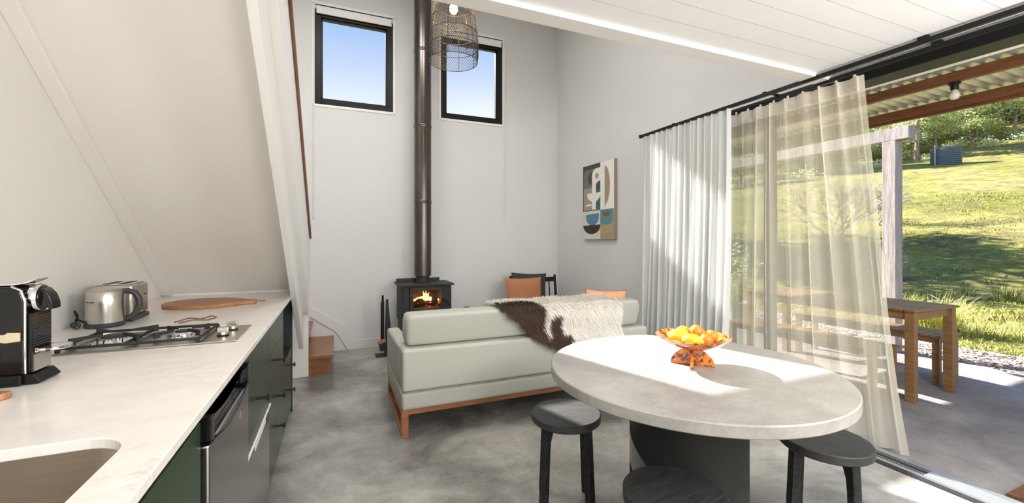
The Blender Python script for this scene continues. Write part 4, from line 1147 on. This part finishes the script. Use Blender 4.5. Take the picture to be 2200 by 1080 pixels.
for k in range(5200):
    v, u = rg.random(), rg.random()
    y = -3 + 12 * v if k % 4 == 0 else 1 + 4.5 * v
    x = 6.07 + u * (.97 + .12 * math.sin(y * 1.7)); z = -.03 + .03 * math.sin(math.pi * u) + .014
    c_ = Vector((x, y, z)); a = rg.uniform(0, 6.28); L = rg.uniform(.012, .035); wv = L * rg.uniform(.25, .5)
    d = Vector((math.cos(a), math.sin(a), rg.uniform(-.4, .4))) * L; e = Vector((-math.sin(a), math.cos(a), rg.uniform(-.4, .4))) * wv; q = Vector((0, 0, .006))
    ch.add([c_ - d - e, c_ + d - e, c_ + d + e, c_ - d + e, c_ + q], [(0, 1, 4), (1, 2, 4), (2, 3, 4), (3, 0, 4)])
o = tag(ch.build('mulch_chips', M['chip']), 'loose bark chips covering the mulch strip', 'mulch'); o['kind'] = 'stuff'
def blade(b, base, L, wv, dirv, mi=0, seg=3):
    w_ = Vector((-dirv.y, dirv.x, 0)); w_ = w_.normalized() * wv if w_.length > 1e-4 else Vector((wv, 0, 0))
    i0 = len(b.v)
    for i in range(seg):
        q = i / seg; p = base + Vector((dirv.x * q * q, dirv.y * q * q, 1 * (q - .35 * q * q * min(1, dirv.length)))) * L
        b.v += [tuple(p - w_ * (1 - q)), tuple(p + w_ * (1 - q))]
    p = base + Vector((dirv.x, dirv.y, 1 - .35 * min(1, dirv.length))) * L; b.v.append(tuple(p))
    for i in range(seg - 1): b.f.append((i0 + 2 * i, i0 + 2 * i + 1, i0 + 2 * i + 3, i0 + 2 * i + 2)); b.mi.append(mi)
    b.f.append((i0 + 2 * seg - 2, i0 + 2 * seg - 1, i0 + 2 * seg)); b.mi.append(mi)
gr = MB(); rg = random.Random(21)
for k in range(3800):
    r_ = rg.random()
    x = 7.0 + 26 * rg.random() ** 1.7; y = x * rg.uniform(.18, .95) + rg.uniform(-.6, .6)
    big = noise.noise(Vector((x * .5, y * .5, 7)))
    n_ = 7 if x < 13 else 4
    tt = x * .927 + y * .376; bank = 14.5 < tt < 21
    for j in range(n_):
        bx, by = x + rg.gauss(0, .07 * (1 + x * .04)), y + rg.gauss(0, .07 * (1 + x * .04))
        L = rg.uniform(.025, .07) * (1.6 if big > .2 else 1) * (1 + .02 * x); a = rg.uniform(0, 6.28); k_ = rg.uniform(.2, .9)
        blade(gr, Vector((bx, by, hgt(bx, by) - .01)), L, .006 + .0006 * x, Vector((math.cos(a) * k_, math.sin(a) * k_, 0)), (2 if rg.random() < .5 else 1) if bank and rg.random() < .75 else (1 if rg.random() < .35 else 0), 2)
o = tag(gr.build('grass', [M['blade'], M['blade_y'], M['blade_d']]), 'short paddock grass beyond the mulch', 'grass'); o['kind'] = 'stuff'
def clump(label, x, y, n, L0, L1, rad, mi, seed):
    b = MB(); rg = random.Random(seed)
    for k in range(n):
        a = rg.uniform(0, 6.28); r_ = rad * math.sqrt(rg.random()); bx, by = x + r_ * math.cos(a), y + r_ * math.sin(a)
        a2 = a + rg.gauss(0, .5); k_ = rg.uniform(.15, 1.0)
        blade(b, Vector((bx, by, hgt(bx, by) - .02)), rg.uniform(L0, L1), .007, Vector((math.cos(a2) * k_, math.sin(a2) * k_, 0)), (mi if rg.random() < .7 else (0 if mi else 1)), 4)
    return tag(b.build('grass_clump', [M['blade'], M['blade_y'], M['blade_d']], smooth=180), label, 'grass clump', 'long grass clumps in the paddock')
clump('tall yellow-green grass clump behind the outdoor bench end', 8.0, 3.25, 460, .4, .75, .28, 1, 1)
clump('green grass clump right of the tall yellow one, at the paddock edge', 8.35, 2.85, 260, .12, .28, .4, 0, 2)
clump('green grass clump by the mulch, at the right edge of the view', 8.6, 2.3, 220, .12, .26, .35, 0, 3)
clump('dark reed clump at the foot of the shaded bank', 13.0, 4.1, 150, .3, .55, .22, 2, 4)
clump('fine green grass clump just right of the verandah post', 10.2, 4.75, 260, .2, .42, .4, 0, 5)
clump('small dark reed tuft on the shaded bank left of the dark reed clump', 13.1, 4.75, 90, .2, .4, .15, 2, 6)
fb = MB(); fz = lambda x, y: hgt(x, y) + .04
P = [(11.6, 4.75), (12.2, 4.6), (12.9, 4.38), (13.6, 4.15)]
fb.tube([(x, y, fz(x, y)) for x, y in P], [.025, .03, .025, .01], 8); fb.tube([(11.9, 4.68, fz(11.9, 4.68)), (12.1, 5.0, fz(12.1, 5.0) + .1)], [.014, .006], 6)
tag(fb.build('fallen_branch', M['deadwood'], smooth=60), 'pale fallen branch lying at the foot of the shaded bank', 'branch')
# water tank
tx, ty = 55.5, 21.6; tz = hgt(tx, ty) - .15
b = MB(); pf = [(0, 0), (1.08, 0)]
for i in range(8):
    z = .1 + i * .19; pf += [(1.08, z), (1.12, z + .05), (1.12, z + .10), (1.08, z + .15)]
pf += [(1.10, 1.72), (.8, 1.80), (0, 1.84)]
t = thing('water_tank', 'blue grey ribbed water tank at the top of the paddock', 'water tank', (tx, ty, tz))
b.lathe(pf, (tx, ty, tz), 40); b.build('shell', M['tank'], t, 30)
MB().tube([(tx - 1.15, ty + .35, tz), (tx - 1.15, ty + .35, tz + 2.0)], .06, 8).build('pipe', M['deadwood'], t, 40)

# trees: three crowns shared by all copies
def tree_meshes(seed, H, spread, leaves, lm, lean):
    rg = random.Random(seed)
    tk = MB(); tips = []
    tp = [Vector((lean * (q ** 1.5) * H * .12 + .10 * math.sin(4 * q + seed), .10 * math.sin(5 * q + 2 * seed), H * .9 * q)) for q in (0, .1, .22, .36, .5, .65, .8, 1)]
    tk.tube(tp, [H * .020, H * .016, H * .014, H * .0125, H * .011, H * .008, H * .006, H * .002], 9)
    for i in range(15):
        q = rg.uniform(.25, .95); f = q * (len(tp) - 1); a_ = tp[int(f)].lerp(tp[min(len(tp) - 1, int(f) + 1)], f - int(f))
        an = rg.uniform(0, 6.28); L = spread * H * (1.1 - .6 * q) * rg.uniform(.6, 1.0); e = a_ + Vector((math.cos(an) * L, math.sin(an) * L, L * rg.uniform(.25, .7)))
        m_ = a_.lerp(e, .5) + Vector((0, 0, -.04 * L)); tk.tube([a_, m_, e], [H * .0065, H * .004, H * .0015], 6)
        tips += [e, m_.lerp(e, .5), m_.lerp(e, .2)]
    tips += [tp[-1], tp[-2]]
    cr = MB()
    for k in range(leaves):
        c_ = rg.choice(tips) + Vector((rg.gauss(0, .055 * H), rg.gauss(0, .055 * H), rg.gauss(0, .038 * H)))
        n_ = Vector((rg.gauss(0, 1), rg.gauss(0, 1), rg.gauss(.5, .8))).normalized(); u = n_.orthogonal().normalized(); w_ = n_.cross(u)
        L = rg.uniform(.08, .19) * (H / 13); W_ = L * rg.uniform(.45, .8)
        cr.add([c_ - u * L, c_ - w_ * W_, c_ + u * L, c_ + w_ * W_ ], [(0, 1, 2, 3)])
    return tk, cr
KIND = []
for i, (sd, H, sp_, lv, lm, le) in enumerate(((1, 13, .24, 9500, 'leaf', .4), (2, 15, .20, 9500, 'leaf2', -.3), (5, 9, .34, 9500, 'leaf', .8), (9, 11, .26, 9000, 'leaf3', 0))):
    tk, cr = tree_meshes(sd, H, sp_, lv, lm, le)
    r = thing('gum_tree', 'tree', 'tree', (0, 0, 0), group='gum trees at the top of the paddock')
    tk.build('trunk', M['bark'], r, 60); cr.build('crown', M[lm], r)
    KIND.append([r, False])
def dirpt(u, zc):
    r_ = (u - 1100) / 900; return zc * (math.sin(ANG) + math.cos(ANG) * r_), zc * (math.cos(ANG) - math.sin(ANG) * r_)
def plant_tree(k, x, y, rz, s, label, dz=-.15):
    r, used = KIND[k]
    loc = (x, y, hgt(x, y) + dz)
    if not used: KIND[k][1] = True; r.location = loc; r.rotation_euler = (0, 0, rz); r['label'] = label; q = r
    else: q = dup(r, loc, rz, label)
    q.scale = (s, s, s); return q
rg = random.Random(33)
GEN = 'grey-green gum tree among many in the wood above the paddock'
front_trees = [(2095, 50, 0, 1.25, .2, 'leaning pale-trunked gum tree right of the water tank'), (2150, 53, 1, 1.1, 2.0, 'dark straight-trunked gum tree deeper in the wood right of the tank'),
               (2183, 47, 2, 1.1, 4.0, 'slim gum tree nearest the right edge of the view'), (1968, 47, 1, .9, 1.0, 'pale double-trunked gum tree left of the water tank'),
               (2012, 49, 2, 1.05, 3.0, 'bushy gum tree right behind the water tank'), (2060, 52, 3, 1.0, 5.0, 'short dark gum tree between the tank and the leaning trunk')]
for u, zc, k, s, rz, lab in front_trees:
    x, y = dirpt(u, zc); plant_tree(k, x, y, rz, s, lab)
for row, (zc, n, u0, u1) in enumerate(((52, 26, 1430, 2330), (58, 22, 1400, 2380), (70, 19, 1400, 2400), (84, 17, 1380, 2420))):
    for i in range(n):
        u = u0 + (u1 - u0) * (i + rg.uniform(.2, .8)) / n; z = zc + rg.uniform(-2.5, 2.5)
        if row == 0 and 1985 < u < 2090: continue
        x, y = dirpt(u, z); q = plant_tree(rg.choice((0, 1, 2, 3, 3)), x, y, rg.uniform(0, 6.28), (rg.uniform(.45, .8), rg.uniform(.65, 1.0), rg.uniform(.9, 1.25), rg.uniform(1, 1.3))[row], GEN)
        q['group'] = 'gum trees massed in the wood'
# low scrub at the foot of the wood
sb = MB(); rg = random.Random(44)
for k in range(52):
    u = rg.uniform(1500, 2300); zc = rg.uniform(45, 52); x, y = dirpt(u, zc); z = hgt(x, y)
    if abs(x - tx) < 2.6 and abs(y - ty) < 2.6: continue
    R_ = rg.uniform(.4, 1.1)
    for j in range(110):
        c_ = Vector((x + rg.gauss(0, R_ * .6), y + rg.gauss(0, R_ * .6), z + abs(rg.gauss(0, R_ * .45)))); n_ = Vector((rg.gauss(0, 1), rg.gauss(0, 1), rg.gauss(.6, .7))).normalized(); a = n_.orthogonal().normalized() * .14; b_ = n_.cross(a) * .6
        sb.add([c_ - a, c_ - b_, c_ + a, c_ + b_], [(0, 1, 2, 3)], rg.choice((0, 0, 1)))
o = tag(sb.build('undergrowth', [M['leaf'], M['leaf2']]), 'low green scrub along the foot of the wood', 'scrub'); o['kind'] = 'stuff'
# trees standing beside the house whose shade falls on the bank
for k, (x, y, kk, s) in enumerate(((9.6, 14.8, 2, .9), (12.0, 15.9, 2, 1.0), (14.6, 16.0, 2, .95))):
    plant_tree(kk, x, y, 1.3 * k, s, 'gum tree standing in the paddock beyond the end of the house')
# bare shrub by the post
def branchy(name, label, x, y, H, seed, m, n=9, depth=3, spread=.5):
    b = MB(); rg = random.Random(seed)
    def grow(p, d, L, r, dep):
        e = p + d * L; mid = p.lerp(e, .5) + Vector((rg.gauss(0, .06), rg.gauss(0, .06), rg.gauss(0, .03))) * L
        b.tube([p, mid, e], [r, r * .8, r * .55], 5 if dep < 2 else 3, caps=False)
        if dep == 0: return
        for i in range(rg.choice((3, 3, 4))):
            d2 = (d + Vector((rg.gauss(0, spread), rg.gauss(0, spread), rg.gauss(.08, spread * .7)))).normalized(); grow(p.lerp(e, rg.uniform(.5, 1)), d2, L * rg.uniform(.55, .8), r * .55, dep - 1)
    z0 = hgt(x, y) - .05
    for i in range(n):
        a = rg.uniform(0, 6.28); k_ = rg.uniform(.1, .8); grow(Vector((x, y, z0)), Vector((math.cos(a) * k_, math.sin(a) * k_, 1)).normalized(), H * .36, .02 * H / 2, depth)
    return tag(b.build(name, m, smooth=60), label, 'shrub', 'bare shrubs behind the verandah post')
x, y = dirpt(1885, 17); branchy('bare_shrub', 'pale leafless shrub just left of the verandah post', x, y, 2.6, 3, M['deadwood'], 7, 4)
x, y = dirpt(1790, 15); branchy('bare_shrub', 'pale leafless shrub seen through the middle of the sheer curtain', x, y, 3.4, 6, M['deadwood'], 6, 4)
x, y = dirpt(1905, 11.5); branchy('bare_shrub', 'low tangle of bare twigs at the foot of the bank behind the post', x, y, 1.3, 8, M['deadwood'], 7, 3, .7)
# potted plant on the verandah corner
pxx, pyy = 5.75, 4.62
t = thing('potted_plant', 'leafy shrub in a pale round pot at the verandah edge, seen through the sheer', 'plant', (pxx, pyy, -.012))
MB().lathe([(0, 0), (.13, 0), (.19, .30), (.20, .33), (.18, .33), (.17, .29), (0, .29)], (pxx, pyy, -.0115), 32).build('pot', M['pot'], t, 40)
b = MB(); rg = random.Random(9); st_ = MB()
for i in range(11):
    a = rg.uniform(0, 6.28); k_ = rg.uniform(.05, .3); top = Vector((pxx + math.cos(a) * k_, pyy + math.sin(a) * k_, rg.uniform(.65, 1.25))); base = Vector((pxx, pyy, .27))
    st_.tube([base, base.lerp(top, .5) + Vector((0, 0, .05)), top], [.008, .006, .003], 5)
    for j in range(34):
        p = base.lerp(top, rg.uniform(.3, 1.02)); d = Vector((rg.gauss(0, 1), rg.gauss(0, 1), rg.gauss(.3, .6))).normalized(); L = rg.uniform(.05, .10); s_ = d.orthogonal().normalized() * L * .24; e = p + d * L
        b.add([p, p.lerp(e, .5) + s_, e, p.lerp(e, .5) - s_], [(0, 1, 2, 3)])
st_.build('stem', M['bark'], t); b.build('foliage', M['leaf'], t)

# ------------------------------------------------------------------ light
wd = bpy.data.worlds.new('sky'); sc.world = wd; wd.use_nodes = True; nt = wd.node_tree
bg = nt.nodes['Background']; tc = nt.nodes.new('ShaderNodeTexCoord'); sx = nt.nodes.new('ShaderNodeSeparateXYZ')
nt.links.new(tc.outputs['Generated'], sx.inputs[0])
nz = nt.nodes.new('ShaderNodeTexNoise'); nz.inputs['Scale'].default_value = 2.2; nz.inputs['Detail'].default_value = 5
nt.links.new(tc.outputs['Generated'], nz.inputs['Vector'])
r = nt.nodes.new('ShaderNodeValToRGB'); e = r.color_ramp.elements
e[0].position = 0; e[0].color = (.80, .90, 1, 1); e[1].position = .75; e[1].color = (.16, .36, .85, 1)
for p, c_ in ((.28, (.74, .80, .83)), (.36, (.50, .61, .82)), (.44, (.31, .48, .79))):
    q = e.new(p); q.color = (*c_, 1)
ad = nt.nodes.new('ShaderNodeMath'); ad.operation = 'MULTIPLY_ADD'; ad.inputs[1].default_value = -.10; nt.links.new(nz.outputs['Fac'], ad.inputs[0])
of = nt.nodes.new('ShaderNodeMath'); of.operation = 'ADD'; of.inputs[1].default_value = .05; nt.links.new(sx.outputs['Z'], of.inputs[0]); nt.links.new(of.outputs[0], ad.inputs[2])
nt.links.new(ad.outputs[0], r.inputs['Fac']); nt.links.new(r.outputs['Color'], bg.inputs['Color']); bg.inputs['Strength'].default_value = .95
sd = bpy.data.lights.new('sun', 'SUN'); sd.energy = 17; sd.angle = R(.55); sd.color = (1, .95, .87)
so = bpy.data.objects.new('sun', sd); COL.objects.link(so)
so.rotation_euler = Vector((.315, -1, -.72)).to_track_quat('-Z', 'Y').to_euler()
def lamp(name, x, y, z, e_, size, col=(1, .96, .90)):
    l = bpy.data.lights.new(name, 'AREA'); l.shape = 'DISK'; l.size = size; l.energy = e_; l.color = col
    o = bpy.data.objects.new(name, l); COL.objects.link(o); o.location = (x, y, z); return o
# added fill lights without fittings: discs under both ceilings, soft points outside the view
for i, (x, y) in enumerate(((.4, -.6), (1.9, -.6), (.4, -1.9), (1.9, -1.9))): lamp('loft_fill_light', x, y, LZ - .02, 12, .6, (1, .98, .95))
for i, (x, y) in enumerate(((-.1, 3.3), (.9, 2.7))): lamp('high_fill_light', x, y, ZT - .02, 29, .9, (1, .985, .965))  # added fill to brighten the end and side walls, no fitting modelled
for x, y, w_ in ((2.4, -.3, 88), (.7, -1.6, 72)):  # bare points added as unseen fill for the kitchen end
    l = bpy.data.lights.new('point_fill_light', 'POINT'); l.energy = w_; l.color = (1, .98, .96); l.shadow_soft_size = .25
    o = bpy.data.objects.new('point_fill_light', l); COL.objects.link(o); o.location = (x, y, 1.75)
lb = bpy.data.lights.new('pendant_bulb', 'POINT'); lb.energy = 5; lb.color = (1, .75, .45); lb.shadow_soft_size = .03
lo2 = bpy.data.objects.new('pendant_bulb', lb); COL.objects.link(lo2); lo2.location = (px, py, 2.86)

sc.view_settings.view_transform = 'Standard'; sc.view_settings.look = 'None'; sc.view_settings.gamma = 1
sc.view_settings.use_curve_mapping = False; sc.view_settings.exposure = .35
cy = sc.cycles
cy.use_denoising = True; cy.max_bounces = 10; cy.diffuse_bounces = 5; cy.glossy_bounces = 4; cy.transparent_max_bounces = 24; cy.transmission_bounces = 6
cy.sample_clamp_indirect = 6; cy.caustics_reflective = False; cy.caustics_refractive = False
